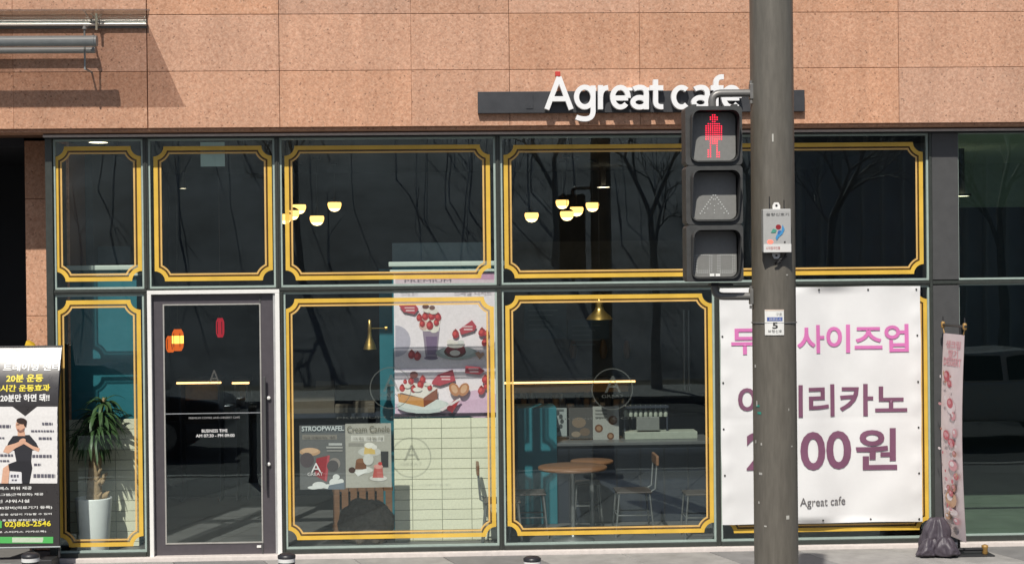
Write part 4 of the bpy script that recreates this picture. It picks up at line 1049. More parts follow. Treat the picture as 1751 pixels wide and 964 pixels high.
for s_ in (-1, 1):
    local(MB().lathe([(.012, -.03), (.018, -.02), (.018, .02), (.012, .03)], (s_*.25, 0, ZZ1+.075), 10), 'end_bracket', M_gc)
    local(MB().tube([(s_*.25, 0, ZZ1+.10), (s_*.25, 0, ZZ1+.15)], .006, 6), 'pin', M_sf)
    local(MB().tube([(s_*.25, 0, ZZ1+.05), (s_*.22, 0, ZZ1+.0)], .006, 6), 'cord', M_gc)
local(MB().tube([(-.05, .05, .02), (0, .06, ZZ1+.07)], .012, 8), 'mast', M_sf)
bp = tag(empty('stand_base', (P(1650, 928, YT).x, YT, 0)), 'dark flat stand base with a black bar and two gold feet', 'stand base')
a = P(1597, 928, YT).x; c = P(1690, 928, YT).x
MB().box(a, c, YT-.17, YT+.22, .001, .012).build('base_plate', M_sf, bp, bevel=.003)
f0 = P(1614, 925, YT-.1); f1 = P(1684, 922, YT-.1)
MB().tube([(f0.x, YT-.1, .055), (f1.x, YT-.1, .055)], .014, 8).build('bar', M_black, bp)
for f_ in (f0, f1):
    MB().lathe([(.02, 0), (.026, .01), (.024, .05), (.03, .06), (.03, .075), (.01, .085)], (f_.x, YT-.1, .012), 12, capb=True).build('gold_foot', M_gc, bp)
# --- sandbag leaning on the stand
def lump(c, d, seed, amp=.16, sub=5, fold=0):
    bm = bmesh.new(); bmesh.ops.create_icosphere(bm, subdivisions=sub, radius=1)
    for v in bm.verts:
        p = v.co.copy(); k = 1+amp*mnoise.noise(p*1.3+Vector((seed, 0, 0)))+amp*.55*mnoise.noise(p*3+Vector((0, seed, 0)))-abs(mnoise.noise(Vector((p.x*2.2, p.y*2.2, p.z*.8))*1.8+Vector((seed, 3, 0))))*amp*.8
        if fold: k += fold*(.5-abs(mnoise.noise(Vector((p.x*2.6+seed, p.y*2.6, p.z*1.2)))*2))+fold*.45*(.4-abs(mnoise.noise(Vector((p.x*5, p.y*5+seed, p.z*3)))*2))
        v.co = Vector((p.x*d[0], p.y*d[1], max(-.85, p.z)*d[2]))*k
        v.co += Vector(c)
        v.co.z = max(v.co.z, .014)
    me = bpy.data.meshes.new('lump'); bm.to_mesh(me); bm.free()
    for p in me.polygons: p.use_smooth = True
    return me
M_bag = mat('purple_grey_nylon', (.06, .049, .062), .5, var=.2, scale=16, bump=.3)
sb = tag(empty('sandbag', P(1605, 930, YT-.1)), 'purple grey nylon sandbags slumped over the stand base', 'sandbag')
def bagpart(name, px, py, d, seed, yy):
    q = P(px, py, yy); me = lump((q.x, yy, q.z), d, seed, fold=.075, amp=.12); me.materials.append(M_bag); return link(bpy.data.objects.new(name, me), sb)
def drape(name, px, y, rx, ry, h, z0, lean, nf, seed, amp):
    """gathered cloth: folds run down from a tied top and spread at the foot"""
    c_ = P(px, 920, y); n = 72; m_ = 22; vs = []
    for j in range(m_+1):
        t = j/m_                                    # 0 top, 1 foot
        prof = (.30+.70*math.sin(min(1, t/.8)*math.pi/2)**.8) if t < .8 else (1.0-((t-.8)/.2)**2*.22)
        for i in range(n):
            a = 2*math.pi*i/n; w = mnoise.noise(Vector((math.cos(a)*1.4+seed, math.sin(a)*1.4, t*.9)))
            f_ = math.sin(nf*a+5*w+seed+1.2*t)*amp*(.25+.75*t)+.42*w+.16*mnoise.noise(Vector((math.cos(a)*2.6+seed, math.sin(a)*2.6, t*3.4)))-.10*abs(mnoise.noise(Vector((math.cos(a)*3.5, math.sin(a)*3.5+seed, t*4))))
            k_ = prof*(1+f_); z = z0+h*(1-t)**1.15+.02*w
            vs.append((c_.x+lean*(1-t)+rx*k_*math.cos(a), y+ry*k_*math.sin(a), max(.014, z)))
    fs = [(j*n+i, j*n+(i+1) % n, (j+1)*n+(i+1) % n, (j+1)*n+i) for j in range(m_) for i in range(n)]+[tuple(range(n-1, -1, -1))]
    return MB().add(vs, fs, 0, True).build(name, M_bag, sb)
drape('upper_bag', 1596, YT-.02, .15, .12, .31, .016, .03, 5, 2.0, .07)
drape('front_bag', 1619, YT-.15, .125, .085, .16, .014, -.02, 4, 6.0, .07)
drape('side_bag', 1584, YT-.13, .11, .08, .15, .014, .04, 4, 9.3, .06)

# =================================================================== INSIDE THE CAFE
# --- dessert poster on the partition
yp = PY-.012
po = tag(empty('dessert_poster', P(760, 709, yp)), 'large pink poster of strawberry desserts above the cream tiles', 'poster')
a = P(675.5, 707, yp); c = P(845.5, 466, yp)
MB().box(a.x, c.x, yp, PY-.001, a.z, c.z).build('sheet', paint((252, 240, 247)), po)
MB().box(a.x-.01, c.x+.03, yp-.008, PY-.001, a.z-.03, a.z-.001).build('lower_strip', mat('plum_strip', (.05, .03, .05), .5), po)
f = Flat(yp, step=.0004)
RD = (178, 54, 62); RD2 = (142, 42, 52); TG = (190, 72, 86); CRM = (242, 232, 224); GLS = (158, 140, 160); PL = (206, 214, 212); CK = (214, 150, 84); BR = (92, 48, 36); GRY = (186, 178, 196)
f.rect(676, 466, 845, 478, (210, 160, 190)); f.rect(676, 478, 845, 500, (226, 205, 214)); f.el(676, 583, 26, 27, (196, 188, 204), a0=-90, a1=90)  # lilac half disc at the left edge is a painted shadow, not print
f.rect(676, 629.5, 845, 633, (206, 194, 212)); f.rect(676, 690, 845, 707, (226, 196, 218)); f.el(820, 690, 40, 24, (226, 190, 216))
def berry(x, y, r, rot=0):
    r *= .84; f.el(x, y, r, r*1.2, RD, rot); f.el(x-r*.25, y-r*.2, r*.5, r*.6, (222, 84, 84), rot); f.pl([(x-r*.7, y-r*.9), (x+r*.7, y-r*.9), (x, y-r*1.6)], (150, 50, 50))
# parfait glass
f.pl([(722, 560), (752, 560), (747, 612), (728, 612)], GLS); f.pl([(728, 575), (748, 575), (745, 606), (731, 606)], (128, 104, 138)); f.el(737, 612, 12, 3, (120, 100, 128))
f.pl([(714, 545), (754, 545), (750, 566), (724, 566)], CRM); f.el(725, 556, 9, 8, (232, 190, 180)); f.el(742, 562, 8, 7, CRM)
for x, y, r in ((717, 543, 6), (727, 541, 6.5), (738, 540, 7), (749, 542, 6.5), (722, 553, 5.5), (735, 556, 7), (746, 551, 5.5)): berry(x, y, r)
f.el(733, 529, 10, 6, CRM); f.el(741, 532, 8, 5, CRM); f.el(728, 524, 6, 4, (110, 70, 66)); f.el(739, 526, 5, 4, (128, 90, 84))
for x, y in ((704, 606), (714, 609)): berry(x, y, 7, 20)
# cream cake on glass plate
f.el(781, 603, 36, 11, (176, 184, 182)); f.el(781, 601, 30, 8, PL); f.el(778, 601, 19, 10, BR); f.el(770, 598, 8, 7, RD2); f.el(788, 598, 8, 7, RD2); f.el(778, 603, 9, 5, CRM); f.el(779, 589, 15, 6, CRM); f.el(771, 584, 7, 4, CRM); f.el(788, 585, 6, 4, (226, 222, 220)); berry(779, 571, 7)
f.pl([(812, 603), (818, 600), (822, 604), (826, 601), (828, 606), (820, 614)], (196, 150, 126))
# tags
def tagp(pts, tx, ty): f.pl(pts, TG); f.rect(tx-9, ty-3, tx+8, ty-1, (240, 205, 208)); f.rect(tx-7, ty+1.5, tx+8, ty+4, (240, 205, 208))
tagp([(682, 522), (710, 520), (716, 528), (709, 537), (690, 533)], 701, 528); tagp([(785, 563), (807, 547), (815, 558), (811, 565), (789, 572)], 800, 560)
tagp([(740, 650), (749, 640), (774, 631), (779, 650), (752, 659), (738, 656)], 762, 645); tagp([(796, 625), (820, 627), (829, 633), (820, 640), (795, 637)], 810, 632)
for x, y, r in ((824, 568, 7), (832, 570, 5), (829, 585, 6.5), (830, 648, 7), (831, 660, 5), (823, 667, 7)): berry(x, y, r, 30)
# cake slice on plate
f.el(724, 693, 46, 13, PL); f.el(722, 690, 42, 10, (226, 230, 226)); f.pl([(680, 672), (724, 680), (748, 664), (748, 680), (724, 695), (682, 686)], CK); f.pl([(724, 680), (748, 663), (748, 681), (725, 695)], (140, 74, 48))
f.pl([(676, 668), (700, 652), (748, 662), (724, 680)], CRM)
for x, y, r in ((688, 663, 6), (703, 651, 6), (719, 657, 6.5), (723, 648, 6), (707, 664, 6), (735, 662, 5), (693, 652, 4)): berry(x, y, r)
f.el(708, 640, 7, 6, (120, 66, 60)); f.el(714, 665, 8, 4, CRM); f.el(697, 659, 6, 4, CRM); f.el(731, 656, 6, 3, CRM)
for s_ in (-1, 1): f.el(785+s_*8, 665, 8.5, 12, (190, 126, 84), s_*28); f.el(785+s_*8, 664, 5, 8, (224, 176, 140), s_*28)
f.pl([(765, 694), (776, 683), (788, 680), (782, 690), (773, 705)], RD); f.pl([(752, 699), (786, 679), (788, 682), (756, 702)], (240, 226, 228)); f.el(770, 697, 6, 5, RD2)
f.build('printed_desserts', po)
ptext('생크림 딸기', 684, 491, 712, 500, yp-.03, paint((170, 110, 120)), po); ptext('스페셜 디저트', 775, 489, 840, 500, yp-.03, paint((214, 150, 168)), po, offset=.01)
ptext('PREMIUM', 690, 471, 770, 477, yp-.03, paint((150, 100, 120)), po)

# --- two small posters low behind the glass
def poster(name, x0, y0, x1, y1, y, col, label, th=.006):
    a = P(x0, y1, y); c = P(x1, y0, y); e_ = tag(empty(name, ((a.x+c.x)/2, y, a.z)), label, 'poster')
    MB().box(a.x, c.x, y, y+th, a.z, c.z).build('sheet', paint(col), e_); return e_
y2 = .05
p1 = poster('waffle_poster', 513, 726, 590, 836.5, y2, (104, 104, 104), 'dark waffle poster with a red cup behind the glass')
f = Flat(y2, step=.0003)
f.rect(515, 728, 588, 740, (96, 100, 104)); f.rect(517, 743, 576, 751, (138, 132, 124)); f.el(530, 772, 18, 7, (196, 156, 122)); f.el(530, 770, 15, 5, (214, 176, 142)); f.el(525, 786, 12, 13, (86, 76, 80))
f.pl([(541, 783), (563, 778), (558, 823), (538, 812)], (158, 44, 54)); f.pl([(560, 778), (564, 778), (559, 822), (555, 822)], (186, 84, 92)); f.el(572, 792, 10, 10, (150, 140, 134)); f.el(569, 796, 10, 10, (86, 82, 84))
for x, y, rx, ry in ((546, 829, 12, 6), (572, 824, 9, 7), (575, 815, 6, 5), (536, 833, 10, 3), (562, 831, 11, 4), (583, 822, 5, 4)): f.el(x, y, rx, ry, (226, 226, 224))
f.pl([(563, 829), (589, 824), (589, 836), (560, 836)], (110, 120, 132)); f.rect(562, 757, 585, 761, (190, 190, 188)); f.rect(558, 763, 586, 766, (176, 174, 170)); f.rect(559, 769, 586, 771, (164, 160, 156))
f.build('printed_cup', p1)
ptext('STROOPWAFEL', 516, 727.5, 588, 737, y2-.012, paint((210, 216, 216)), p1, offset=.02); ptext('A', 532, 791, 549, 807, y2-.012, paint((240, 236, 236)), p1); ptext('GREAT', 526, 807, 552, 813, y2-.012, paint((236, 230, 230)), p1)
ptext('커피 아메리카노 세트', 519, 744.5, 574, 750, y2-.012, paint((80, 76, 74)), p1)
p2 = poster('canele_poster', 591.5, 723, 668.5, 833.5, y2, (178, 174, 164), 'pale cream dessert poster with three small cakes behind the glass')
f = Flat(y2, step=.0003)
f.rect(600, 744, 657, 754, (214, 210, 202)); f.rect(596, 757, 622, 763, (150, 146, 138))
f.el(632, 772, 20, 8, (206, 204, 198)); f.pl([(624, 762), (640, 762), (642, 776), (622, 776)], (222, 190, 116)); f.el(632, 761, 9, 5, (240, 236, 226)); f.el(640, 764, 5, 4, (236, 232, 224))
f.el(620, 803, 18, 6, (222, 220, 214)); f.pl([(609, 786), (625, 786), (627, 802), (607, 802)], (120, 76, 50)); f.el(617, 787, 8, 4, (142, 96, 66)); f.el(602, 803, 6, 5, (72, 48, 40)); f.pl([(606, 806), (628, 800), (628, 806), (612, 814)], (236, 234, 230))
f.pl([(651, 771), (664, 771), (664, 798), (652, 798)], (52, 50, 52)); f.el(647, 817, 15, 5, (220, 216, 210)); f.pl([(640, 800), (654, 800), (656, 816), (637, 816)], (196, 98, 92)); f.el(647, 797, 8, 4, (226, 160, 152)); f.el(650, 792, 3.5, 3, (200, 60, 60)); f.el(630, 785, 9, 10, (214, 212, 206))
f.build('printed_cakes', p2)
ptext('Cream Canele', 593.5, 727, 666, 739, y2-.012, paint((120, 114, 98)), p2); ptext('크림 까눌레', 603, 746, 654, 752, y2-.012, paint((140, 134, 124)), p2)

# --- potted plant behind the left window
yt = .31
q0 = P(161, 915, yt); pt = P(161, 850, yt)
plant = tag(empty('potted_plant', (q0.x, yt, .02)), 'dracaena plant with drooping leaves in a tall white pot', 'plant')
zb_, zt_ = .021, pt.z
MB().lathe([(.001, 0), (.125, 0), (.13, .02), (.165, zt_-zb_-.01), (.165, zt_-zb_), (.15, zt_-zb_), (.145, zt_-zb_-.03), (.001, zt_-zb_-.035)], (q0.x, yt, zb_), 28).build('pot', mat('white_glazed_pot', (.86, .88, .87), .35, var=.03), plant)
M_trunk = mat('plant_trunk', (.33, .23, .13), .85, var=.35, scale=30, bump=.5); M_leaf = mat('dracaena_leaf', (.06, .115, .04), .45, var=.35, scale=9, rnd=.1)
tr = [P(162, 852, yt), P(161, 815, yt), P(164, 780, yt), P(163, 748, yt)]
b = MB(); b.tube(tr, [.075, .06, .055, .035], 10); 
for k in range(9):
    c_ = P(random.uniform(158, 182), random.uniform(800, 848), yt-.05); b.tube([c_+Vector((-.025, .03, -.03)), c_, c_+Vector((.02, .03, .03))], [.01, .024, .008], 6)
b.build('trunk', M_trunk, plant)
random.seed(21); 
heads = [(P(165, 742, yt), 80, .36), (P(172, 715, yt+.04), 70, .36), (P(150, 750, yt-.03), 40, .30), (P(176, 690, yt+.06), 26, .26)]
b = MB()
b.tube([P(163, 750, yt), P(172, 705, yt+.05), P(178, 680, yt+.08)], [.03, .02, .014], 6)
b.build('stem', M_trunk, plant)
b = MB()
for (c_, n_, L_) in heads:
    for k in range(n_):
        a = random.uniform(0, 6.283); el = random.uniform(-.4, 1.0); L1 = L_*random.uniform(.65, 1.1); w = random.uniform(.014, .023)
        d = Vector((math.cos(a)*math.cos(el), math.sin(a)*math.cos(el)*.8, math.sin(el))); s_ = d.cross(Vector((0, 0, 1))).normalized()
        pts = []; p_ = c_.copy(); v_ = d.copy()
        for j in range(7): pts.append(p_.copy()); p_ = p_+v_*L1/6; v_ = (v_+Vector((0, 0, -.38))).normalized()
        ws = [.5, .9, 1, .95, .75, .45, .03]; vs = []
        for j, pp in enumerate(pts):
            pp.y = min(max(pp.y, .05), .575); vs += [pp-s_*w*ws[j], pp+Vector((0, 0, -w*.35*ws[j])), pp+s_*w*ws[j]]
        b.add(vs, [(3*j+i, 3*j+i+1, 3*j+4+i, 3*j+3+i) for j in range(6) for i in (0, 1)], 0, True)
lv = b.build('leaves', M_leaf, plant, fix=False); lv['kind'] = 'stuff'

# --- pendant lamps
M_rod = mat('lamp_rod', (.05, .05, .05), .5, .3); CZL = zt+.03
def pendant(px, py, y, r, label, grp):
    c_ = P(px, py, y); root = tag(empty('globe_pendant', c_), label, 'pendant lamp', grp)
    bw = MB().lathe([(.002, -r*.95), (r*.5, -r*.84), (r*.84, -r*.5), (r, -r*.05), (r*1.0, r*.25), (r*.93, r*.42)], c_, 18)
    for fi in range(18*2, len(bw.f)): bw.m[fi] = 1
    bw.build('glass_bowl', [M_globe, M_globe2], root)
    MB().lathe([(r*.94, r*.42), (r*.85, r*.6), (r*.4, r*.85), (.008, r*.9)], c_, 18).build('shade', M_black, root)
    MB().tube([c_+Vector((0, 0, r*.8)), Vector((c_.x, c_.y, CZL))], .004, 6).build('cord', M_rod, root)
    MB().lathe([(.045, -.03), (.045, 0)], (c_.x, c_.y, CZL-.001), 10, capb=True).build('ceiling_rose', M_rod, root)
for i, (px, py, y) in enumerate([(487, 371.5, 2.6), (500, 365, 3.0), (511.5, 355, 3.4), (542, 374.5, 2.7), (572, 351, 3.5)]):
    pendant(px, py, y, .076, 'lit globe pendant, number %s from the left in the cluster nearer the door' % ('one', 'two', 'three', 'four', 'five')[i], 'globe pendants above the door side tables')
for i, (px, py, y) in enumerate([(909, 369, 2.6), (961.5, 347, 3.5), (969.5, 366.5, 2.7), (986, 359, 3.0), (1013, 351.5, 3.4)]):
    pendant(px, py, y, .074, 'lit globe pendant, number %s from the left in the cluster beside the signal' % ('one', 'two', 'three', 'four', 'five')[i], 'globe pendants above the counter')
def downlight(px, py, y, label, r=.085, zc_=None):
    c_ = P(px, py, y); c_.z = c_.z; root = tag(empty('downlight', c_), label, 'downlight', 'ceiling downlights')
    MB().lathe([(.001, -.004), (r, -.002), (r, .0)], c_, 18).build('lens', M_dl, root)
    MB().lathe([(r+.001, -.004), (r+.018, -.004), (r+.018, .02), (r+.001, .02)], c_, 18).build('rim', M_rod, root)
    if CZL-c_.z > .05: MB().tube([c_+Vector((0, 0, .02)), Vector((c_.x, c_.y, CZL))], .03, 8).build('stem', M_rod, root)
downlight(168, 243.5, .35, 'round lit downlight over the potted plant window'); downlight(1032, 320, 4.6, 'small lit downlight right of the globe cluster', .08)
downlight(313, 322, 5.0, 'tiny lit downlight above the cafe door', .04); downlight(1645, 335, 1.9, 'round lit downlight in the next shop', .075)

def shade_lamp(name, px, pt_, pb, w, y, label, arm_=None, sh=.35):
    c_ = P(px, pb, y); t_ = P(px, pt_, y); root = tag(empty(name, c_), label, 'lamp'); h = t_.z-c_.z; r = w/2
    MB().lathe([(r, 0), (r*.82, h*.16), (r*.38, h*.40), (r*.26, h*.62), (r*.30, h*.66), (r*.22, h*.98), (.003, h)], c_, 20).build('shade', M_brass, root)
    MB().lathe([(.002, h*.05), (r*.35, h*.10), (r*.3, h*.25), (.002, h*.3)], c_, 12).build('bulb', emit('brass_lamp_bulb', (1, .8, .45), 1.2), root)
    if arm_:
        e_ = P(arm_[0], arm_[1], y+.05); m_ = P(px, arm_[1], y)
        MB().tube([m_, e_], .006, 8).build('arm', M_brass, root); MB().tube([e_+Vector((-.01, 0, 0)), e_+Vector((.012, 0, 0))], .022, 12).build('wall_plate', M_brass, root)
    else: MB().tube([t_, Vector((t_.x, y, CZL))], .003, 6).build('cord', M_rod, root)
shade_lamp('brass_wall_lamp', 632.5, 546, 597, .125, .75, 'brass cone wall lamp left of the dessert poster', (660, 561))
shade_lamp('brass_pendant', 1025, 508, 546, .26, .95, 'wide brass pendant above the round tables')

# --- lanterns seen through the door
def lantern(px, py, y, h, w, M, name, label, M2=None):
    c_ = P(px, py, y); root = tag(empty(name, c_), label, 'lantern')
    lb = MB().lathe([(w*.30, -h*.5), (w*.46, -h*.34), (w*.5, -h*.16), (w*.5, h*.2), (w*.46, h*.34), (w*.3, h*.5)], c_, 12)
    for fi in range(len(lb.f)): lb.m[fi] = 0 if 24 <= fi < 36 else 1
    lb.build('shade', [M, M2 or M], root)
    MB().lathe([(w*.35, h*.5), (w*.2, h*.62), (.01, h*.7)], c_, 10).build('top_cap', M_rod, root)
    MB().tube([c_+Vector((0, 0, h*.65)), Vector((c_.x, y, CZL))], .005, 6).build('cord', M_rod, root)
    for k in range(6):
        a = math.pi*k/3; x_, y_ = math.cos(a)*w*.51, math.sin(a)*w*.51
        MB().tube([c_+Vector((x_, y_, -h*.32)), c_+Vector((x_, y_, h*.32))], .0035, 4).build('rib', M_rod, root)
lantern(304, 581, 2.6, .23, .125, M_lant, 'orange_lantern', 'bright orange lantern, the nearer of two behind the door', M_lant2)
lantern(291.5, 588, 3.2, .18, .10, M_lant2, 'orange_lantern', 'dimmer orange lantern partly behind the bright one at the door')
lantern(376.5, 560, 2.9, .21, .09, M_lred, 'red_lantern', 'dark red hanging lantern behind the door')

# --- back bar: shelf, led strips, boards
yk = 3.4
M_tan = mat('tan_splashback', (.20, .15, .08), .6, var=.2)
for (px0, px1, lab) in ((302, 378, 'back shelf with warm light strip seen left in the door'), (397, 426, 'short back shelf with warm light strip seen right in the door'), (853, 1086, 'long back bar shelf with warm light strip behind the counter')):
    a = P(px0, 655, yk); c = P(px1, 655, yk); root = tag(empty('lit_shelf', (a.x, yk, a.z)), lab, 'shelf', 'lit shelves of the back bar')
    MB().box(a.x, c.x, yk, yk+.3, a.z+.012, a.z+.05).build('board', M_navy, root)
    MB().box(a.x, c.x, yk-.012, yk+.008, a.z-.008, a.z+.011).build('light_strip', M_led, root)
    zlo = P(px0, 684 if px0 < 800 else 672, yk+.3).z
    MB().box(a.x+.02, c.x-.02, yk+.301, yk+.32, zlo, a.z+.05).build('splashback', M_tan, root)
    for xx in (a.x+.03, c.x-.03): MB().box(xx-.012, xx+.012, yk+.02, yk+.3, .021, a.z-.01).build('support', M_navy, root)
bk = tag(empty('back_counter', (P(700, 800, 3.9).x, 3.9, .02)), 'dark back counter below the lit shelves', 'counter')
a = P(285, 690, 3.75); c = P(1215, 690, 3.75)
MB().box(a.x, c.x, 3.75, 4.3, .021, .86).build('cabinet', M_navy, bk); MB().box(a.x-.02, c.x+.02, 3.72, 4.3, .8605, .90).build('top', M_dark, bk)
random.seed(3); M_cup = mat('stacked_cups', (.30, .29, .27), .5)
for k in range(16):
    px = 872+k*13+random.uniform(-3, 3); c_ = P(px, 690, 3.95); h = random.uniform(.10, .26); r = random.uniform(.03, .055)
    if 1085 < px: continue
    tag(MB().lathe([(.001, 0), (r*.8, 0), (r, h*.7), (r*.9, h), (.001, h)], (c_.x, 3.95, .901), 12).build('jar', [M_cup, M_navy, M_tan, M_steel][k % 4]), 'small jar or cup on the back counter below the lit shelf', 'jar', 'jars on the back counter')
M_board = mat('menu_board', (.018, .045, .055), .5); ym = 3.9
for i, (x0_, y0_, x1_, y1_, l_) in enumerate([(897, 519, 968, 580, 'dark menu board high on the left of the counter'), (971, 545, 1041, 580, 'lower dark menu board under the brass pendant')]):
    a = P(x0_, y1_, ym); c = P(x1_, y0_, ym); root = tag(empty('menu_board', (a.x, ym, a.z)), l_, 'menu board')
    MB().box(a.x, c.x, ym, ym+.03, a.z, c.z).build('panel', M_board, root)
    for j in range(5): MB().box(a.x+.05, c.x-.1-.06*(j % 3), ym-.002, ym-.0005, c.z-.08-j*.055, c.z-.07-j*.055).build('text_line', mat('chalk_line', (.14, .17, .17), .6, var=0), root)
# wall finish and glass shelves behind the counter
MB().box(P(860, 600, 4.6).x, P(1180, 600, 4.6).x, 4.6, 4.65, 1.0, 2.9).build('rough_wall', mat('dark_plaster', (.075, .075, .07), .85, var=.45, scale=3.5), B)
for k, px in enumerate((980, 1032, 1072)):
    q = P(px, 598, 4.5); tag(MB().lathe([(.03, 0), (.05, .1), (.03, .2), (.012, .22)], (q.x, 4.5, q.z-.1), 10).build('wall_sconce', mat('dim_brass', (.2, .11, .05), .5, .3)), 'dim brass sconce on the dark wall, %s of three' % ('left', 'middle', 'right')[k], 'sconce')
for px in (1170, 1178):
    q = P(px, 600, 3.0); tag(MB().tube([(q.x, 3.0, P(px, 668, 3.0).z), (q.x, 3.0, P(px, 530, 3.0).z)], .012, 8).build('hanging_tube', M_steel), 'thin vertical steel tube, the %s of a hanging pair' % ('left' if px == 1170 else 'right'), 'tube')

# --- front counter
yc = 1.5
ct = tag(empty('front_counter', (P(1050, 900, yc).x, yc, .02)), 'dark navy service counter with a teal end block', 'counter')
a = P(884, 697, yc); c = P(951, 697, yc)
MB().box(a.x, c.x, yc-.05, yc+.5, .021, a.z).build('teal_block', M_teal, ct, bevel=.004)
a2_ = P(952, 757, yc); c2_ = P(1216, 757, yc)
MB().box(a2_.x, c2_.x, yc, yc+.6, .021, a2_.z-.03).build('front', M_navy, ct); MB().box(a2_.x, c2_.x+.03, yc-.03, yc+.62, a2_.z-.0295, a2_.z).build('top', mat('counter_top', (.10, .105, .11), .35), ct, bevel=.004)
for k in range(6):
    xx = a2_.x+.12+k*.24; MB().box(xx-.008, xx+.008, yc-.008, yc-.0005, .06, a2_.z-.06).build('front_groove', M_dark, ct)
yq = 1.75
q1_ = poster('round_menu_card', 912, 697, 969, 746, yq, (150, 158, 158), 'pale card with a ring of dark pictures on the counter')
f = Flat(yq, step=.0004)
for k in range(12): a = 2*math.pi*k/12; f.el(946+15*math.cos(a), 720+17*math.sin(a), 3.2, 4, (58, 64, 66))
f.el(946, 720, 7, 6, (120, 128, 128)); f.rect(928, 699, 964, 702, (90, 96, 96)); f.build('printed_ring', q1_)
q2_ = poster('brown_menu_card', 973, 696, 1013, 750, yq, (74, 72, 70), 'dark brown food card, middle of the counter cards')
f = Flat(yq, step=.0004); f.el(990, 722, 12, 9, (120, 104, 88)); f.el(1000, 738, 9, 7, (104, 88, 74)); f.el(985, 742, 8, 5, (134, 120, 104)); f.build('printed_food', q2_)
q3_ = poster('white_menu_card', 1014, 694, 1058, 752, yq, (158, 160, 156), 'white card with cups, right of the counter cards')
f = Flat(yq, step=.0004)
for x, y, r in ((1048, 718, 8), (1024, 732, 7), (1044, 745, 6)): f.el(x, y, r, r, (104, 70, 52)); f.el(x, y, r*.6, r*.6, (150, 120, 96))
for y in (700, 706, 712): f.rect(1018, y, 1038, y+2.5, (110, 112, 110))
f.build('printed_cups', q3_)
root = tag(empty('glass_rack', (P(1130, 745, 1.8).x, 1.8, a2_.z)), 'rack of hanging glasses over a pale tray on the counter', 'rack')
a = P(1067, 748, 1.8); c = P(1190, 737, 1.8); MB().box(a.x, c.x, 1.7, 1.95, a2_.z+.001, a2_.z+.075).build('tray', mat('pale_tray', (.30, .33, .28), .5), root, bevel=.005)
for k in range(9):
    q = P(1070+k*8.5, 705, 1.8); MB().lathe([(.02, .0), (.024, .05), (.012, .07), (.003, .075), (.003, .12)], (q.x, 1.8, q.z-.04), 10).build('glass', MATS['pale_tray'], root)
a = P(1066, 697, 1.8); c = P(1142, 695, 1.8); MB().box(a.x, c.x, 1.74, 1.86, a.z, a.z+.02).build('rail', M_navy, root)
for xx in (a.x+.01, c.x-.01): MB().box(xx-.008, xx+.008, 1.79, 1.81, a2_.z+.001, a.z-.001).build('post', M_navy, root)
a = P(1088, 722, 1.72); c = P(1127, 712, 1.72); MB().box(a.x, c.x, 1.70, 1.74, P(1100, 735, 1.72).z, c.z).build('machine', mat('grey_machine', (.16, .17, .16), .5), root, bevel=.004)

# --- tables, chairs, stools
def table(px, py, y, r, z, label):
    c_ = P(px, py, y); root = tag(empty('round_table', (c_.x, y, .02)), label, 'table', 'round cafe tables')
    MB().lathe([(.001, -.028), (r-.006, -.028), (r, -.02), (r, -.006), (r-.006, 0), (.001, 0)], (c_.x, y, z), 36).build('table_top', M_wood, root)
    MB().tube([(c_.x, y, .05), (c_.x, y, z-.03)], .022, 12).build('post', M_steel, root)
    MB().lathe([(.001, 0), (.2, 0), (.2, .012), (.03, .03), (.022, .05)], (c_.x, y, .021), 24).build('foot', M_steel, root)
table(979, 803, .50, .325, .715, 'nearer round wooden table by the window'); table(1012, 791, 1.06, .21, .70, 'smaller round wooden table behind the nearer one')
def stool(px, y, label, back=None, z=.45, w=.17):
    c_ = P(px, 850, y); root = tag(empty('cafe_chair' if back else 'cafe_stool', (c_.x, y, .02)), label, 'chair' if back else 'stool', 'seats in the cafe')
    MB().box(c_.x-w, c_.x+w, y-w, y+w, z-.018, z).build('seat', mat('dark_seat', (.06, .05, .045), .5), root, bevel=.008)
    for sx in (-1, 1):
        for sy in (-1, 1): MB().tube([(c_.x+sx*w*.85, y+sy*w*.85, z-.02), (c_.x+sx*w*1.08, y+sy*w*1.0, .021)], .0095, 8).build('leg', M_steel, root)
    MB().tube([(c_.x+x*w*.97, y+yy*w*.93, z*.5) for x, yy in ((-1, -1), (1, -1), (1, 1), (-1, 1), (-1, -1))], .007, 6).build('foot_ring', M_steel, root)
    if back:
        s_ = back
        for sy in (-1, 1): MB().tube([(c_.x+s_*w*.8, y+sy*w*.8, z-.02), (c_.x+s_*(w+.03), y+sy*w*.8, z+.02), (c_.x+s_*(w+.05), y+sy*w*.8, z+.30)], .0095, 8).build('back_post', M_steel, root)
        bx_ = c_.x+s_*(w+.05); MB().box(bx_-.014, bx_+.014, y-w, y+w, z+.24, z+.335).build('backrest', M_wood, root, bevel=.01)
stool(902, .75, 'low metal stool in front of the teal counter block'); stool(1082, .78, 'metal cafe chair with wooden back right of the tables', back=1)
stool(1004, 1.10+.28, 'metal stool behind the round tables', w=.13); stool(1196, .55, 'metal stool at the right edge of the table window', w=.15)
stool(858, .28, 'dark wood backed chair in front of the cream tiles', back=-1)
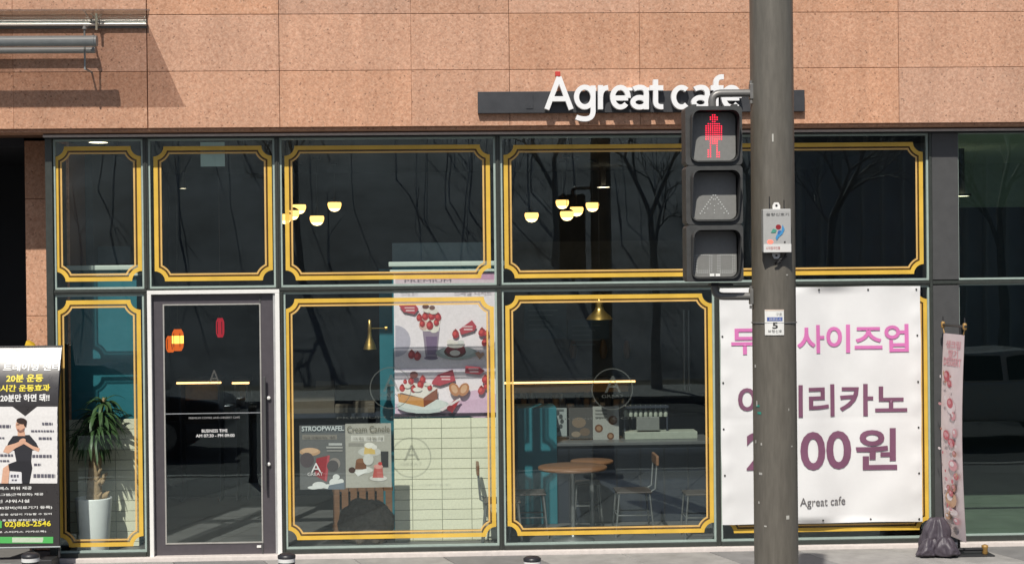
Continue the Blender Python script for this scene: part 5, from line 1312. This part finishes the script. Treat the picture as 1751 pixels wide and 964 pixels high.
# --- paper bags on a dark shelf, sack and slatted crate below the posters
yb_ = 1.9
a = P(500, 706, yb_); c = P(585, 706, yb_)
sh = tag(empty('bag_shelf', (a.x, yb_, a.z)), 'dark shelf with paper bags behind the left posters', 'shelf')
MB().box(a.x-.1, c.x+.55, yb_-.15, yb_+.2, a.z-.04, a.z).build('board', M_navy, sh)
for xx in (a.x-.05, c.x+.5): MB().box(xx-.02, xx+.02, yb_-.1, yb_+.15, .021, a.z-.041).build('support', M_navy, sh)
M_kraft = mat('kraft_paper', (.085, .07, .052), .8, var=.15)
for i, (px, top, w, lab) in enumerate([(509, 654, .12, 'kraft paper bag at the left end of the shelf'), (531, 664, .16, 'wide kraft paper bag second on the shelf'), (556, 651, .19, 'tallest kraft paper bag on the shelf'), (590, 690, .2, 'low folded kraft bag right of the tall one'), (622, 684, .22, 'low kraft box at the right end of the shelf')]):
    q = P(px, top, yb_); x_ = q.x; z1 = q.z
    b = MB(); v = []
    for zz_, k_, d_ in ((a.z+.001, 1, .05), (a.z+(z1-a.z)*.8, 1.0, .04), (z1, .96, .012)): v += [(x_-w/2*k_, yb_-d_, zz_), (x_+w/2*k_, yb_-d_, zz_), (x_+w/2*k_, yb_+d_, zz_), (x_-w/2*k_, yb_+d_, zz_)]
    b.add(v, [(0, 1, 2, 3), (8, 9, 10, 11)]+[(s*4+i_, s*4+(i_+1) % 4, s*4+4+(i_+1) % 4, s*4+4+i_) for s in (0, 1) for i_ in range(4)])
    tag(b.build('paper_bag', M_kraft), lab, 'paper bag', 'paper bags on the shelf')
q = P(626, 885, .62)
me = lump((q.x, .62, .02+.16), (.27, .2, .25), 12, amp=.14); me.materials.append(mat('brown_sack', (.14, .105, .08), .9, var=.4, scale=25, bump=.6))
o = bpy.data.objects.new('sack', me); COL.objects.link(o); tag(o, 'dark brown rounded sack below the pale dessert poster', 'sack')
cr = tag(empty('slatted_crate', (q.x, 1.0, .02)), 'wooden slatted crate behind the brown sack', 'crate')
for k in range(7):
    xx = P(575+k*15, 850, 1.0).x; MB().box(xx-.032, xx+.032, 1.0, 1.018, .03, .52).build('slat', M_wood, cr, bevel=.003)
for zz_ in (.1, .46): MB().box(P(568, 850, 1.0).x, P(672, 850, 1.0).x, 1.019, 1.04, zz_-.02, zz_+.02).build('rail', M_wood, cr)
bpy.data.objects.remove(_to); bpy.data.curves.remove(_tc); bpy.data.scenes.remove(_ts)
